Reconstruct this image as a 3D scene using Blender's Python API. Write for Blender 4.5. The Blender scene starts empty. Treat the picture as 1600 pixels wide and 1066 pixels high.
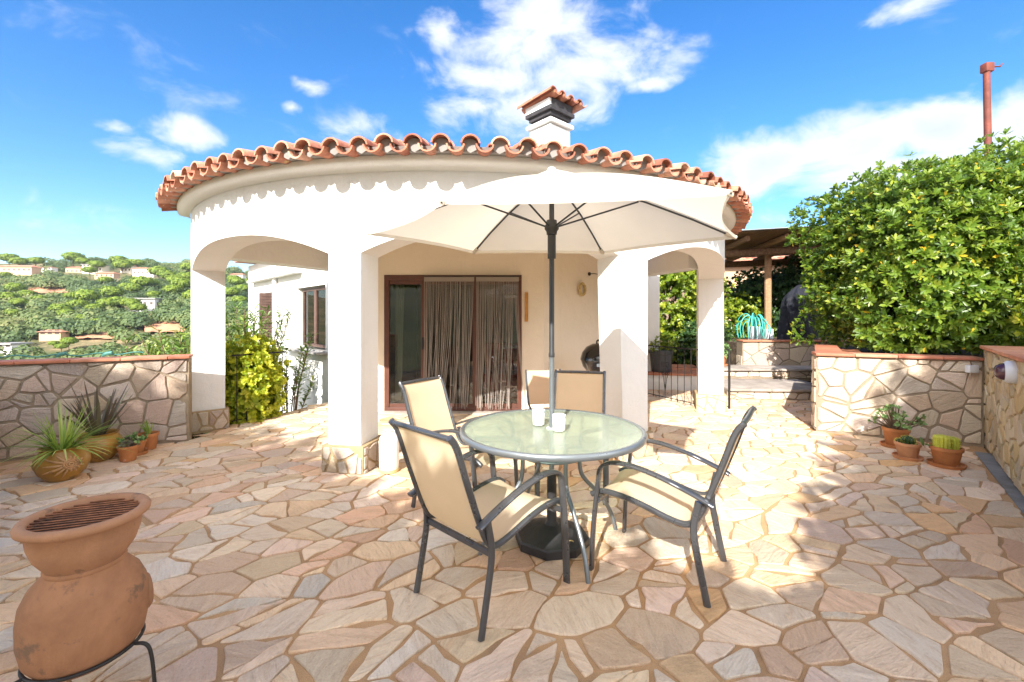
import bpy, bmesh, math, random
import numpy as np
from mathutils import Vector, Matrix
R = math.radians
PI = math.pi
SC = bpy.context.scene
COL = SC.collection
CH, FP = 1.416, 690.0          # eye height (m), focal length in photo pixels

def G(px, py, z=0.0):
    """ground-plane point seen at a photo pixel (used to survey the place)"""
    Y = (CH - z) * FP / (py - 497.0)
    return ((px - 800.0) / FP * Y, Y, z)

# ------------------------------------------------------------------ helpers
class MB:
    def __init__(s): s.v = []; s.f = []; s.m = []; s.t = []
    def add(s, vs, fs, M=None, mi=0, tint=None):
        o = len(s.v)
        if M is not None: vs = [tuple(M @ Vector(p)) for p in vs]
        s.v += [tuple(p) for p in vs]
        s.f += [tuple(i + o for i in f) for f in fs]
        s.m += [mi] * len(fs)
        s.t += [0.5 if tint is None else tint] * len(fs)
        return s
    def box(s, x0, x1, y0, y1, z0, z1, M=None, mi=0, b=0.0, tint=None):
        if b <= 0:
            vs = [(x, y, z) for z in (z0, z1) for y in (y0, y1) for x in (x0, x1)]
            fs = [(0, 2, 3, 1), (4, 5, 7, 6), (0, 1, 5, 4), (2, 6, 7, 3), (0, 4, 6, 2), (1, 3, 7, 5)]
            return s.add(vs, fs, M, mi, tint)
        bm = bmesh.new(); bmesh.ops.create_cube(bm, size=1)
        for v in bm.verts:
            v.co = Vector(((x0 + x1) / 2 + v.co.x * (x1 - x0), (y0 + y1) / 2 + v.co.y * (y1 - y0), (z0 + z1) / 2 + v.co.z * (z1 - z0)))
        bmesh.ops.bevel(bm, geom=list(bm.edges), offset=b, segments=2, affect='EDGES', profile=0.6)
        bm.verts.index_update()
        vs = [tuple(v.co) for v in bm.verts]; fs = [tuple(v.index for v in f.verts) for f in bm.faces]
        bm.free(); return s.add(vs, fs, M, mi, tint)
    def tube(s, path, r, n=10, M=None, mi=0, cap=True, closed=False, tint=None):
        path = [Vector(p) for p in path]; k = len(path)
        rr = r if isinstance(r, (list, tuple)) else [r] * k
        vs = []; fs = []; up = None
        for i, p in enumerate(path):
            if closed: t = path[(i + 1) % k] - path[i - 1]
            else: t = path[min(i + 1, k - 1)] - path[max(i - 1, 0)]
            t.normalize()
            if up is None:
                up = Vector((0, 0, 1)) if abs(t.z) < .9 else Vector((1, 0, 0))
            a = t.cross(up)
            if a.length < 1e-5: a = t.orthogonal()
            a.normalize(); b = a.cross(t).normalized(); up = b
            for j in range(n):
                th = 2 * PI * j / n
                vs.append(tuple(p + (a * math.cos(th) + b * math.sin(th)) * rr[i]))
        m = k if closed else k - 1
        for i in range(m):
            for j in range(n):
                i2 = (i + 1) % k
                fs.append((i * n + j, i * n + (j + 1) % n, i2 * n + (j + 1) % n, i2 * n + j))
        if cap and not closed:
            fs.append(tuple(range(n - 1, -1, -1))); fs.append(tuple((k - 1) * n + j for j in range(n)))
        return s.add(vs, fs, M, mi, tint)
    def bar(s, path, w, h, lat=(1, 0, 0), M=None, mi=0, tint=None):
        """rounded flat bar swept along a path; w is measured along lat, h across it"""
        path = [Vector(p) for p in path]; lat = Vector(lat).normalized(); k = len(path); vs = []; fs = []
        c = min(w, h) * .3
        prof = [(-w/2+c, -h/2), (w/2-c, -h/2), (w/2, -h/2+c), (w/2, h/2-c), (w/2-c, h/2), (-w/2+c, h/2), (-w/2, h/2-c), (-w/2, -h/2+c)]
        for i, p in enumerate(path):
            t = (path[min(i + 1, k - 1)] - path[max(i - 1, 0)]).normalized()
            nn = t.cross(lat).normalized(); la = nn.cross(t).normalized()
            for a, b in prof: vs.append(tuple(p + la * a + nn * b))
        n = 8
        for i in range(k - 1):
            for j in range(n): fs.append((i*n+j, i*n+(j+1) % n, (i+1)*n+(j+1) % n, (i+1)*n+j))
        fs.append(tuple(range(n - 1, -1, -1))); fs.append(tuple((k-1)*n+j for j in range(n)))
        return s.add(vs, fs, M, mi, tint)
    def lathe(s, prof, n=40, M=None, mi=0, a0=0, a1=360, tint=None):
        vs = []; fs = []; full = abs(a1 - a0) >= 359.9; m = n if full else n + 1; k = len(prof)
        for i in range(m):
            th = R(a0 + (a1 - a0) * i / n)
            for r, z in prof: vs.append((r * math.cos(th), r * math.sin(th), z))
        for i in range(n):
            i2 = (i + 1) % m
            for j in range(k - 1): fs.append((i*k+j, i2*k+j, i2*k+j+1, i*k+j+1))
        return s.add(vs, fs, M, mi, tint)
    def prism(s, poly, z0, z1, M=None, mi=0, tint=None):
        n = len(poly); vs = [(x, y, z0) for x, y in poly] + [(x, y, z1) for x, y in poly]
        fs = [tuple(range(n - 1, -1, -1)), tuple(range(n, 2 * n))] + [(i, (i+1) % n, n+(i+1) % n, n+i) for i in range(n)]
        return s.add(vs, fs, M, mi, tint)
    def build(s, name, mats, parent=None, smooth=None, loc=None):
        me = bpy.data.meshes.new(name); me.from_pydata(s.v, [], s.f)
        if not isinstance(mats, (list, tuple)): mats = [mats]
        for m in mats: me.materials.append(m)
        if len(mats) > 1: me.polygons.foreach_set('material_index', s.m)
        at = me.attributes.new('tint', 'FLOAT', 'FACE'); at.data.foreach_set('value', s.t)
        me.update()
        if smooth is not None:
            me.polygons.foreach_set('use_smooth', [True] * len(s.f)); me.set_sharp_from_angle(angle=R(smooth))
        o = bpy.data.objects.new(name, me); COL.objects.link(o)
        if parent: o.parent = parent
        if loc: o.location = loc
        return o

def chaikin(path, it=2):
    p = [Vector(q) for q in path]
    for _ in range(it):
        q = [p[0]]
        for a, b in zip(p[:-1], p[1:]): q += [a * .75 + b * .25, a * .25 + b * .75]
        q.append(p[-1]); p = q
    return p

def empty(name, label, cat, loc=(0, 0, 0), rz=0, group=None, parent=None):
    o = bpy.data.objects.new(name, None); COL.objects.link(o)
    o.location = loc; o.rotation_euler = (0, 0, rz); o.empty_display_size = .1
    tag(o, label, cat, group); return o
def tag(o, label, cat, group=None):
    o['label'] = label; o['category'] = cat
    if group: o['group'] = group
    return o
def struct(o): o['kind'] = 'structure'; return o
def stuff(o, label=None, cat=None):
    o['kind'] = 'stuff'
    if label: o['label'] = label; o['category'] = cat
    return o
def TM(loc, rz=0, rx=0, ry=0, s=1):
    return Matrix.Translation(loc) @ Matrix.Rotation(rz, 4, 'Z') @ Matrix.Rotation(ry, 4, 'Y') @ Matrix.Rotation(rx, 4, 'X') @ Matrix.Scale(s, 4)
def frame2(p0, p1):
    """matrix with x along p0->p1 (ground), y horizontal to its left, z up; returns it and the length"""
    d = Vector((p1[0]-p0[0], p1[1]-p0[1], 0)); L = d.length; d.normalize()
    M = Matrix.Identity(4); y = Vector((-d.y, d.x, 0))
    for i in range(3): M[i][0] = d[i]; M[i][1] = y[i]; M[i][3] = (p0[0], p0[1], p0[2] if len(p0) > 2 else 0)[i]
    return M, L

# ------------------------------------------------------------------ materials
def newmat(name):
    m = bpy.data.materials.new(name); m.use_nodes = True; nt = m.node_tree; nt.nodes.clear()
    out = nt.nodes.new('ShaderNodeOutputMaterial'); return m, nt, out
class N:
    def __init__(s, nt): s.nt = nt
    def n(s, t, **k):
        o = s.nt.nodes.new('ShaderNode' + t)
        for a, b in k.items(): setattr(o, a, b)
        return o
    def l(s, a, b): s.nt.links.new(a, b)
    def noise(s, vec, scale, detail=4, rough=.55, dist=0, dim='3D'):
        o = s.n('TexNoise'); o.noise_dimensions = dim
        o.inputs['Scale'].default_value = scale; o.inputs['Detail'].default_value = detail
        o.inputs['Roughness'].default_value = rough; o.inputs['Distortion'].default_value = dist
        if vec is not None: s.l(vec, o.inputs['Vector'])
        return o.outputs['Fac']
    def ramp(s, fac, stops, interp='LINEAR'):
        o = s.n('ValToRGB'); o.color_ramp.interpolation = interp; e = o.color_ramp.elements
        while len(e) < len(stops): e.new(.5)
        for i, (p, c) in enumerate(stops):
            e[i].position = p; e[i].color = (*c, 1) if len(c) == 3 else c
        s.l(fac, o.inputs['Fac']); return o.outputs['Color']
    def mapr(s, v, a, b, c=0, d=1, smooth=False):
        o = s.n('MapRange'); o.clamp = True
        if smooth: o.interpolation_type = 'SMOOTHSTEP'
        for i, x in zip((1, 2, 3, 4), (a, b, c, d)): o.inputs[i].default_value = x
        s.l(v, o.inputs[0]); return o.outputs[0]
    def mix(s, f, a, b, mode='MIX'):
        o = s.n('Mix'); o.data_type = 'RGBA'; o.blend_type = mode
        for inp, v in ((o.inputs[0], f), (o.inputs[6], a), (o.inputs[7], b)):
            if isinstance(v, (int, float)): inp.default_value = v
            elif isinstance(v, tuple): inp.default_value = (*v, 1)
            else: s.l(v, inp)
        return o.outputs[2]
    def math(s, op, a, b=None, c=None):
        o = s.n('Math'); o.operation = op
        for i, v in enumerate((a, b, c)):
            if v is None: continue
            if isinstance(v, (int, float)): o.inputs[i].default_value = v
            else: s.l(v, o.inputs[i])
        return o.outputs[0]
    def vscale(s, vec, sc, rot=(0, 0, 0)):
        o = s.n('Mapping'); o.inputs['Scale'].default_value = sc; o.inputs['Rotation'].default_value = rot; s.l(vec, o.inputs['Vector']); return o.outputs[0]
    def bump(s, h, st, dist=.01):
        o = s.n('Bump'); o.inputs['Strength'].default_value = st; o.inputs['Distance'].default_value = dist; s.l(h, o.inputs['Height']); return o.outputs[0]

def bsdf(k, out, color, rough=.5, metal=0, bump=None, spec=.5, **kw):
    b = k.n('BsdfPrincipled')
    for nm, v in (('Base Color', color), ('Roughness', rough), ('Metallic', metal), ('Specular IOR Level', spec)):
        if isinstance(v, (int, float)): b.inputs[nm].default_value = v
        elif isinstance(v, tuple): b.inputs[nm].default_value = (*v, 1)
        else: k.l(v, b.inputs[nm])
    for nm, v in kw.items(): b.inputs[nm.replace('_', ' ')].default_value = v
    if bump is not None: k.l(bump, b.inputs['Normal'])
    if out is not None: k.l(b.outputs[0], out.inputs['Surface'])
    return b

def simple(name, c, rough=.5, metal=0, var=.12, nscale=8, bump=.15, bscale=60, spec=.5, dirt=None, bd=.004):
    """paint/plaster/metal: base colour with gentle procedural variation, roughness variation and fine bump"""
    m, nt, out = newmat(name); k = N(nt)
    co = k.n('TexCoord').outputs['Object']
    n1 = k.noise(co, nscale, 5, .6)
    c0 = tuple(max(0, x * (1 - var)) for x in c); c1 = tuple(min(1, x * (1 + var)) for x in c)
    col = k.ramp(n1, [(.3, c0), (.7, c1)])
    if dirt:
        n2 = k.noise(co, nscale * .35, 6, .7, .5)
        col = k.mix(k.mapr(n2, .52, .72), col, dirt)
    r = k.mapr(k.noise(co, nscale * 3, 3), .3, .7, max(.02, rough - .08), min(1, rough + .08))
    bsdf(k, out, col, r, metal, k.bump(k.noise(co, bscale, 4, .6), bump, bd), spec)
    return m

M = {}
def mat_plaster(name, c, dirt):
    m, nt, out = newmat(name); k = N(nt); co = k.n('TexCoord').outputs['Object']
    n1 = k.noise(co, 1.3, 6, .65, .3)
    col = k.ramp(n1, [(.3, tuple(x * .95 for x in c)), (.6, c)])
    sep = k.n('SeparateXYZ'); k.l(co, sep.inputs[0])
    streak = k.noise(k.vscale(co, (9, 9, .7)), 1.0, 5, .7)
    col = k.mix(k.math('MULTIPLY', k.mapr(streak, .58, .8), .22), col, dirt)
    h = k.math('ADD', k.noise(co, 7, 6, .6, .3), k.math('MULTIPLY', k.noise(co, 90, 3, .6), .25))
    bsdf(k, out, col, .78, 0, k.bump(h, .6, .02), .3); return m
M['white'] = mat_plaster('white_render', (.80, .795, .78), (.56, .53, .48))
M['cream'] = mat_plaster('cream_render', (.80, .72, .60), (.60, .52, .43))
M['peach'] = mat_plaster('peach_render', (.56, .38, .25), (.4, .28, .2))

def mat_stone(name, stops, veins, dark, rough=.62, veinf=.45, stain=None):
    m, nt, out = newmat(name); k = N(nt)
    at = k.n('Attribute'); at.attribute_name = 'rnd'
    sp = k.n('SeparateColor'); k.l(at.outputs['Color'], sp.inputs[0])
    uv = k.n('UVMap').outputs[0]; co = k.n('TexCoord').outputs['Object']
    base = k.ramp(sp.outputs[0], stops, 'LINEAR')
    hsv = k.n('HueSaturation'); k.l(base, hsv.inputs['Color']); k.l(k.mapr(sp.outputs[1], 0, 1, .78, 1.14), hsv.inputs['Value'])
    k.l(k.mapr(sp.outputs[2], 0, 1, .75, 1.2), hsv.inputs['Saturation'])
    vn = k.noise(k.vscale(uv, (1.6, 8, 1)), 2.2, 9, .74, 1.2)
    vn2 = k.noise(k.vscale(uv, (3, 26, 1)), 3.0, 5, .7, .5)
    col = k.mix(k.math('MULTIPLY', k.mapr(vn, .5, .72), veinf), hsv.outputs[0], veins)
    col = k.mix(k.math('MULTIPLY', k.mapr(vn2, .56, .75), veinf * .8), col, dark)
    blot = k.noise(co, 4.5, 6, .7, .4)
    col = k.mix(k.math('MULTIPLY', k.mapr(blot, .55, .75), .42), col, stain or (.44, .28, .14))
    pit = k.noise(co, 55, 4, .75); col = k.mix(k.math('MULTIPLY', k.mapr(pit, .60, .72), .35), col, dark)
    lich = k.noise(co, 1.7, 7, .75, .8); col = k.mix(k.math('MULTIPLY', k.mapr(lich, .60, .70), .30), col, dark)
    gr = k.noise(co, 120, 3, .7)
    col = k.mix(.16, col, k.ramp(gr, [(.35, (.2, .2, .2)), (.65, (.9, .9, .9))]), 'OVERLAY')
    h = k.math('ADD', k.math('MULTIPLY', vn, .9), k.math('ADD', k.math('MULTIPLY', vn2, .35), k.math('MULTIPLY', k.noise(co, 38, 5, .65), .35)))
    bsdf(k, out, col, k.mapr(vn, .3, .7, rough - .12, rough + .12), 0, k.bump(h, 1.0, .026), .35); return m
M['pave'] = mat_stone('paving_stone', [(0, (.80, .57, .38)), (.2, (.82, .65, .46)), (.36, (.80, .53, .38)), (.55, (.84, .65, .45)), (.72, (.72, .62, .50)), (.88, (.82, .54, .31)), (1, (.74, .54, .41))],
                     (.58, .37, .22), (.32, .22, .15), veinf=.7)
M['wallstone'] = mat_stone('wall_stone', [(0, (.55, .43, .33)), (.25, (.56, .46, .37)), (.45, (.56, .42, .35)), (.65, (.46, .41, .36)), (.85, (.58, .47, .34)), (1, (.46, .39, .34))],
                     (.33, .27, .22), (.24, .20, .18), veinf=.3)
M['warmstone'] = mat_stone('ochre_wall_stone', [(0, (.62, .50, .30)), (.3, (.60, .47, .30)), (.5, (.56, .42, .25)), (.7, (.62, .54, .38)), (1, (.52, .40, .26))],
                     (.40, .28, .16), (.28, .2, .14), veinf=.3)
M['palestone'] = mat_stone('pale_wall_stone', [(0, (.70, .58, .43)), (.3, (.68, .54, .42)), (.5, (.62, .49, .40)), (.7, (.72, .62, .48)), (1, (.58, .49, .40))],
                     (.40, .33, .26), (.3, .25, .2), veinf=.25)

def mat_mortar(name, c1, c2, c3):
    m, nt, out = newmat(name); k = N(nt); co = k.n('TexCoord').outputs['Object']
    col = k.ramp(k.noise(co, 3, 6, .7, .4), [(.28, c3), (.5, c1), (.72, c2)])
    col = k.mix(.3, col, k.ramp(k.noise(co, 260, 2, .6), [(.35, (.2, .2, .2)), (.65, (.85, .85, .85))]), 'OVERLAY')
    h = k.math('ADD', k.noise(co, 30, 5, .7), k.math('MULTIPLY', k.noise(co, 200, 3), .5))
    bsdf(k, out, col, .92, 0, k.bump(h, .6, .01), .2); return m
M['mortar'] = mat_mortar('sandy_mortar', (.45, .275, .14), (.53, .34, .19), (.30, .19, .11))
M['gmortar'] = mat_mortar('grey_mortar', (.29, .23, .165), (.38, .31, .22), (.20, .165, .13))
M['wmortar'] = mat_mortar('warm_mortar', (.36, .26, .15), (.44, .34, .2), (.22, .16, .1))

def mat_tint(name, stops, rough=.7, nvar=.35, bump=.4, bscale=30, spots=None, spec=.4, nscale=7):
    m, nt, out = newmat(name); k = N(nt); co = k.n('TexCoord').outputs['Object']
    at = k.n('Attribute'); at.attribute_name = 'tint'
    col = k.ramp(at.outputs['Fac'], stops)
    n1 = k.noise(co, nscale, 6, .65, .3)
    col = k.mix(nvar, col, k.ramp(n1, [(.3, (.25, .25, .25)), (.7, (.8, .8, .8))]), 'OVERLAY')
    if spots: col = k.mix(k.mapr(k.noise(co, spots[1], 5, .7), spots[2], spots[2] + .08, 0, .8), col, spots[0])
    bsdf(k, out, col, rough, 0, k.bump(k.noise(co, bscale, 5, .65), bump, .006), spec); return m
M['tile'] = mat_tint('roof_tile_clay', [(0, (.27, .09, .055)), (.35, (.42, .165, .10)), (.7, (.50, .24, .16)), (1, (.60, .38, .28))], .8, .7, .7, 40, ((.50, .38, .16), 9, .60))
M['cap'] = mat_tint('clay_coping', [(0, (.34, .12, .075)), (.5, (.47, .18, .10)), (1, (.55, .27, .17))], .6, .4, .3, 40, ((.2, .12, .09), 5, .6))
M['terra'] = mat_tint('terracotta', [(0, (.34, .13, .05)), (.5, (.46, .185, .07)), (1, (.55, .29, .16))], .75, .4, .35, 35, ((.55, .42, .33), 4, .60), .3)
M['chim'] = mat_tint('weathered_terracotta', [(0, (.24, .11, .055)), (.5, (.34, .17, .09)), (1, (.48, .28, .17))], .82, .6, .6, 26, ((.15, .10, .07), 7, .575), .2, 3.5)
M['gold'] = mat_tint('glazed_ochre_clay', [(0, (.15, .075, .03)), (.5, (.34, .18, .035)), (1, (.46, .26, .12))], .38, .5, .3, 22, ((.12, .08, .04), 6, .57), .5, 5)
M['mortar_roof'] = simple('roof_mortar', (.27, .25, .235), .9, var=.15, bump=.6, bscale=40)  # darker than the mortar itself: shade under the tiles put into the colour
M['frame'] = simple('gunmetal_frame', (.12, .125, .135), .30, .7, .03, 3, .01, 200)
M['silver'] = simple('grey_blue_frame', (.20, .225, .245), .33, .6, .03, 3, .01, 200)
M['poledark'] = simple('dark_metal_pole_shade', (.035, .038, .042), .38, .3, .1, 10, .05, 100)  # dark metal; also carries the canopy shade painted onto the upper pole
M['black'] = simple('black_plastic', (.022, .022, .024), .5, 0, .2, 12, .3, 90)
M['enamel'] = simple('black_enamel', (.012, .012, .014), .12, 0, .1, 12, .02, 60, .7)
M['iron'] = simple('wrought_iron', (.03, .028, .027), .55, .5, .3, 20, .3, 90)
M['rust'] = simple('rusty_bars', (.30, .12, .055), .8, .3, .4, 25, .6, 90, dirt=(.05, .03, .02))
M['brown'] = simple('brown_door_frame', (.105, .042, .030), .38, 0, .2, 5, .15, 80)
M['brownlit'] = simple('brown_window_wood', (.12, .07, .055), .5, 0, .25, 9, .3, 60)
M['pwhite'] = simple('white_plastic', (.78, .78, .76), .35, 0, .04, 6, .05, 60)
M['wax'] = simple('frosted_white_glass', (.82, .82, .80), .15, 0, .03, 6, .02, 60)
M['greystrip'] = simple('grey_drain_slab', (.20, .215, .23), .7, 0, .25, 5, .4, 60, dirt=(.13, .12, .11))
M['slate'] = simple('grey_sill', (.30, .29, .28), .7, 0, .2, 6, .3, 60)
M['step'] = simple('worn_step_slab', (.36, .31, .27), .8, 0, .25, 4, .6, 30, dirt=(.2, .17, .15))
M['soil'] = simple('soil', (.075, .05, .032), .95, 0, .5, 20, 1, 50, dirt=(.25, .18, .11), bd=.02)
M['orange'] = simple('varnished_pine', (.50, .24, .06), .4, 0, .2, 14, .1, 60)
M['straw'] = simple('straw', (.52, .40, .18), .8, 0, .35, 30, .6, 60)
M['darkpot'] = simple('dark_grey_pot', (.055, .06, .07), .42, 0, .2, 8, .1, 60)
M['tarp'] = simple('blue_black_cover', (.003, .0045, .012), .8, 0, .3, 5, .6, 9, bd=.05)  # kept near black: the cover's deep shade is put into its colour
M['hose'] = simple('turquoise_hose', (.06, .42, .36), .4, 0, .15, 12, .05, 60)
M['redpole'] = simple('red_rust_paint', (.15, .035, .022), .7, 0, .35, 4, .5, 25, dirt=(.13, .05, .035), bd=.01)
M['roof_dark'] = simple('dark_slate_cowl', (.035, .033, .038), .8, 0, .4, 10, .5, 40)
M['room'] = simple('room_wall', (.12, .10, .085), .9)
M['drape'] = simple('linen_drape', (.62, .56, .45), .9, 0, .08, 8, .2, 120)
M['redcloth'] = simple('red_cushion', (.35, .03, .03), .9, 0, .1, 8, .2, 90)
M['cable'] = simple('green_wire', (.05, .20, .17), .5)
M['purple'] = simple('tinted_lens', (.06, .02, .035), .12, 0, .1, 8, .02, 40, .7)
M['lampwhite'] = simple('lamp_body', (.62, .65, .70), .35, 0, .05, 8, .05, 40)
M['earth'] = simple('bare_red_earth', (.50, .24, .13), .95, 0, .3, .12, .8, .5, dirt=(.36, .22, .13), bd=.5)
M['bark'] = simple('bark', (.13, .09, .065), .95, 0, .35, 9, 1, 25, bd=.02)
M['twig'] = simple('twig', (.16, .11, .07), .9, 0, .3, 12, .5, 50)

def mat_wood(name, a, b):
    m, nt, out = newmat(name); k = N(nt); co = k.n('TexCoord').outputs['Object']
    g = k.noise(k.vscale(co, (14, 1.2, 14)), 1.6, 7, .7, .6)
    bsdf(k, out, k.ramp(g, [(.3, a), (.7, b)]), .8, 0, k.bump(g, .6, .01), .25); return m
M['wood'] = mat_wood('weathered_brown_timber', (.13, .065, .04), (.34, .19, .11))
M['post'] = mat_wood('sunlit_post_timber', (.26, .13, .07), (.5, .29, .16))  # lighter copy of the brown timber, with sunlight put into the colour

def mat_cloth(name, c, trans, tcol, weave=900, rough=.8, ws=.2):
    m, nt, out = newmat(name); k = N(nt); co = k.n('TexCoord').outputs['Object']
    col = k.ramp(k.noise(co, 6, 4), [(.3, tuple(x * .93 for x in c)), (.7, c)])
    w = k.n('TexChecker'); w.inputs['Scale'].default_value = weave; k.l(co, w.inputs['Vector'])
    b = bsdf(k, None, col, rough, 0, k.bump(k.math('ADD', k.noise(co, 14, 3), k.math('MULTIPLY', w.outputs[1], ws)), .25, .006), .3)
    t = k.n('BsdfTranslucent'); t.inputs['Color'].default_value = (*tcol, 1)
    mx = k.n('MixShader'); mx.inputs[0].default_value = trans
    k.l(b.outputs[0], mx.inputs[1]); k.l(t.outputs[0], mx.inputs[2]); k.l(mx.outputs[0], out.inputs['Surface']); return m
M['sling'] = mat_cloth('cream_sling_mesh', (.79, .66, .48), .38, (.90, .60, .28))
M['canvas'] = mat_cloth('off_white_canvas', (.76, .71, .63), .40, (.84, .74, .60), 500)
M['string'] = mat_cloth('ecru_cotton_string', (.37, .33, .30), .2, (.6, .5, .4), 900)

def mat_glass(name, c, rough, mixd, spec=.5, diff=(.5, .6, .5)):
    m, nt, out = newmat(name); k = N(nt)
    g = k.n('BsdfGlossy'); g.inputs['Roughness'].default_value = rough
    fr = k.n('Fresnel'); fr.inputs['IOR'].default_value = 1.52
    t = k.n('BsdfTransparent'); t.inputs['Color'].default_value = (*c, 1)
    mx = k.n('MixShader'); k.l(k.math('ADD', k.math('MULTIPLY', fr.outputs[0], 1.15), .01), mx.inputs[0])
    k.l(t.outputs[0], mx.inputs[1]); k.l(g.outputs[0], mx.inputs[2]); last = mx.outputs[0]
    if mixd > 0:
        d = k.n('BsdfDiffuse'); d.inputs['Color'].default_value = (*diff, 1)
        m2 = k.n('MixShader'); m2.inputs[0].default_value = mixd; k.l(last, m2.inputs[1]); k.l(d.outputs[0], m2.inputs[2]); last = m2.outputs[0]
    k.l(last, out.inputs['Surface']); return m
M['glass'] = mat_glass('window_glass', (.80, .86, .84), .01, 0)
def mat_frost():
    m, nt, out = newmat('frosted_table_glass'); k = N(nt); co = k.n('TexCoord').outputs['Object']
    r = k.n('BsdfRefraction'); r.inputs['Color'].default_value = (.78, .93, .84, 1); r.inputs['Roughness'].default_value = .14; r.inputs['IOR'].default_value = 1.15
    d = k.n('BsdfPrincipled'); d.inputs['Base Color'].default_value = (.60, .66, .54, 1); d.inputs['Roughness'].default_value = .16; d.inputs['Specular IOR Level'].default_value = .8
    tr = k.n('BsdfTransparent'); tr.inputs['Color'].default_value = (.72, .85, .78, 1)
    m1 = k.n('MixShader'); m1.inputs[0].default_value = .35; k.l(r.outputs[0], m1.inputs[1]); k.l(tr.outputs[0], m1.inputs[2]); m1.inputs[0].default_value = .6
    m2 = k.n('MixShader'); m2.inputs[0].default_value = .36; k.l(m1.outputs[0], m2.inputs[1]); k.l(d.outputs[0], m2.inputs[2])
    k.l(m2.outputs[0], out.inputs['Surface']); return m
M['frost'] = mat_frost()

def mat_leaf(name, stops, trans=.3, rough=.38, tcol=(.30, .42, .05)):
    m, nt, out = newmat(name); k = N(nt)
    at = k.n('Attribute'); at.attribute_name = 'tint'
    col = k.ramp(at.outputs['Fac'], stops)
    b = bsdf(k, None, col, rough, 0, None, .5)
    t = k.n('BsdfTranslucent'); k.l(k.mix(.5, col, tcol), t.inputs['Color'])
    mx = k.n('MixShader'); mx.inputs[0].default_value = trans
    k.l(b.outputs[0], mx.inputs[1]); k.l(t.outputs[0], mx.inputs[2]); k.l(mx.outputs[0], out.inputs['Surface']); return m
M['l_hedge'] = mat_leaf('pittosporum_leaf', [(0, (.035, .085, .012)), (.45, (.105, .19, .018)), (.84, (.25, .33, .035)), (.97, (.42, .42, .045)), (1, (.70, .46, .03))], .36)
M['l_yellow'] = mat_leaf('golden_leaf', [(0, (.12, .22, .02)), (.35, (.34, .46, .04)), (.7, (.66, .70, .07)), (1, (.84, .80, .16))], .42, .4, (.9, .8, .05))
M['l_oleander'] = mat_leaf('oleander_leaf', [(0, (.08, .16, .04)), (.6, (.18, .29, .06)), (1, (.38, .45, .10))], .25)
M['l_dark'] = mat_leaf('ivy_leaf', [(0, (.018, .05, .018)), (.6, (.045, .10, .03)), (1, (.12, .19, .05))], .2)
M['l_bright'] = mat_leaf('bright_shrub_leaf', [(0, (.07, .13, .012)), (.5, (.20, .28, .02)), (1, (.46, .46, .04))], .35)
M['l_blade'] = mat_leaf('spiky_blade', [(0, (.12, .22, .04)), (.5, (.28, .42, .06)), (1, (.5, .58, .16))], .25, .45)
M['l_agave'] = mat_leaf('purple_grey_agave', [(0, (.075, .06, .05)), (.5, (.12, .10, .07)), (1, (.20, .21, .12))], .1, .5, (.15, .12, .06))
M['l_succ'] = mat_leaf('succulent_leaf', [(0, (.10, .22, .06)), (.6, (.22, .38, .13)), (1, (.40, .50, .22))], .25, .5)
M['l_pine'] = mat_leaf('stone_pine_needles', [(0, (.085, .155, .014)), (.5, (.17, .255, .02)), (1, (.28, .35, .035))], .25, .7)
M['l_oak'] = mat_leaf('holm_oak_foliage', [(0, (.03, .06, .022)), (.4, (.065, .11, .035)), (.75, (.125, .17, .05)), (1, (.24, .24, .09))], .2, .7)
M['l_shade'] = mat_leaf('tree_leaf', [(0, (.20, .25, .10)), (1, (.34, .36, .18))], .45, .5, (.5, .5, .2))
M['cactus'] = mat_tint('cactus_skin', [(0, (.20, .26, .03)), (.5, (.34, .38, .04)), (1, (.55, .50, .08))], .7, .4, .6, 60)

# ------------------------------------------------------------------ leaves
def leafmesh(name, P, D, U, L, W, tint, mat, parent=None, droop=0.0, kind6=True):
    """many small folded leaves: P base, D direction, U approximate upper side"""
    P = np.asarray(P, float); D = np.asarray(D, float); U = np.asarray(U, float)
    n = len(P); D /= np.linalg.norm(D, axis=1)[:, None] + 1e-9
    S = np.cross(D, U); S /= np.linalg.norm(S, axis=1)[:, None] + 1e-9
    Nn = np.cross(S, D)
    L = np.broadcast_to(L, (n,))[:, None]; W = np.broadcast_to(W, (n,))[:, None]
    def pt(a, b, c): return P + D * L * a + S * W * b + Nn * (W * c - L * droop * a * a)
    V = np.stack([pt(0, 0, 0), pt(.35, -.36, .12), pt(.72, -.5, .16), pt(1, 0, 0), pt(.72, .5, .16), pt(.35, .36, .12)], 1).reshape(-1, 3)
    b = (np.arange(n) * 6)[:, None]
    F = np.concatenate([b + [0, 3, 2, 1], b + [0, 5, 4, 3]], 1).reshape(-1, 4)
    me = bpy.data.meshes.new(name)
    me.vertices.add(len(V)); me.vertices.foreach_set('co', V.ravel())
    me.loops.add(F.size); me.loops.foreach_set('vertex_index', F.ravel().astype(np.int32))
    me.polygons.add(len(F)); me.polygons.foreach_set('loop_start', np.arange(0, F.size, 4, dtype=np.int32))
    me.polygons.foreach_set('loop_total', np.full(len(F), 4, dtype=np.int32))
    me.materials.append(mat); me.update(calc_edges=True); me.validate()
    at = me.attributes.new('tint', 'FLOAT', 'FACE'); at.data.foreach_set('value', np.repeat(np.clip(tint, 0, 1), 2).astype(np.float32))
    o = bpy.data.objects.new(name, me); COL.objects.link(o)
    if parent: o.parent = parent
    return o

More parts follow.
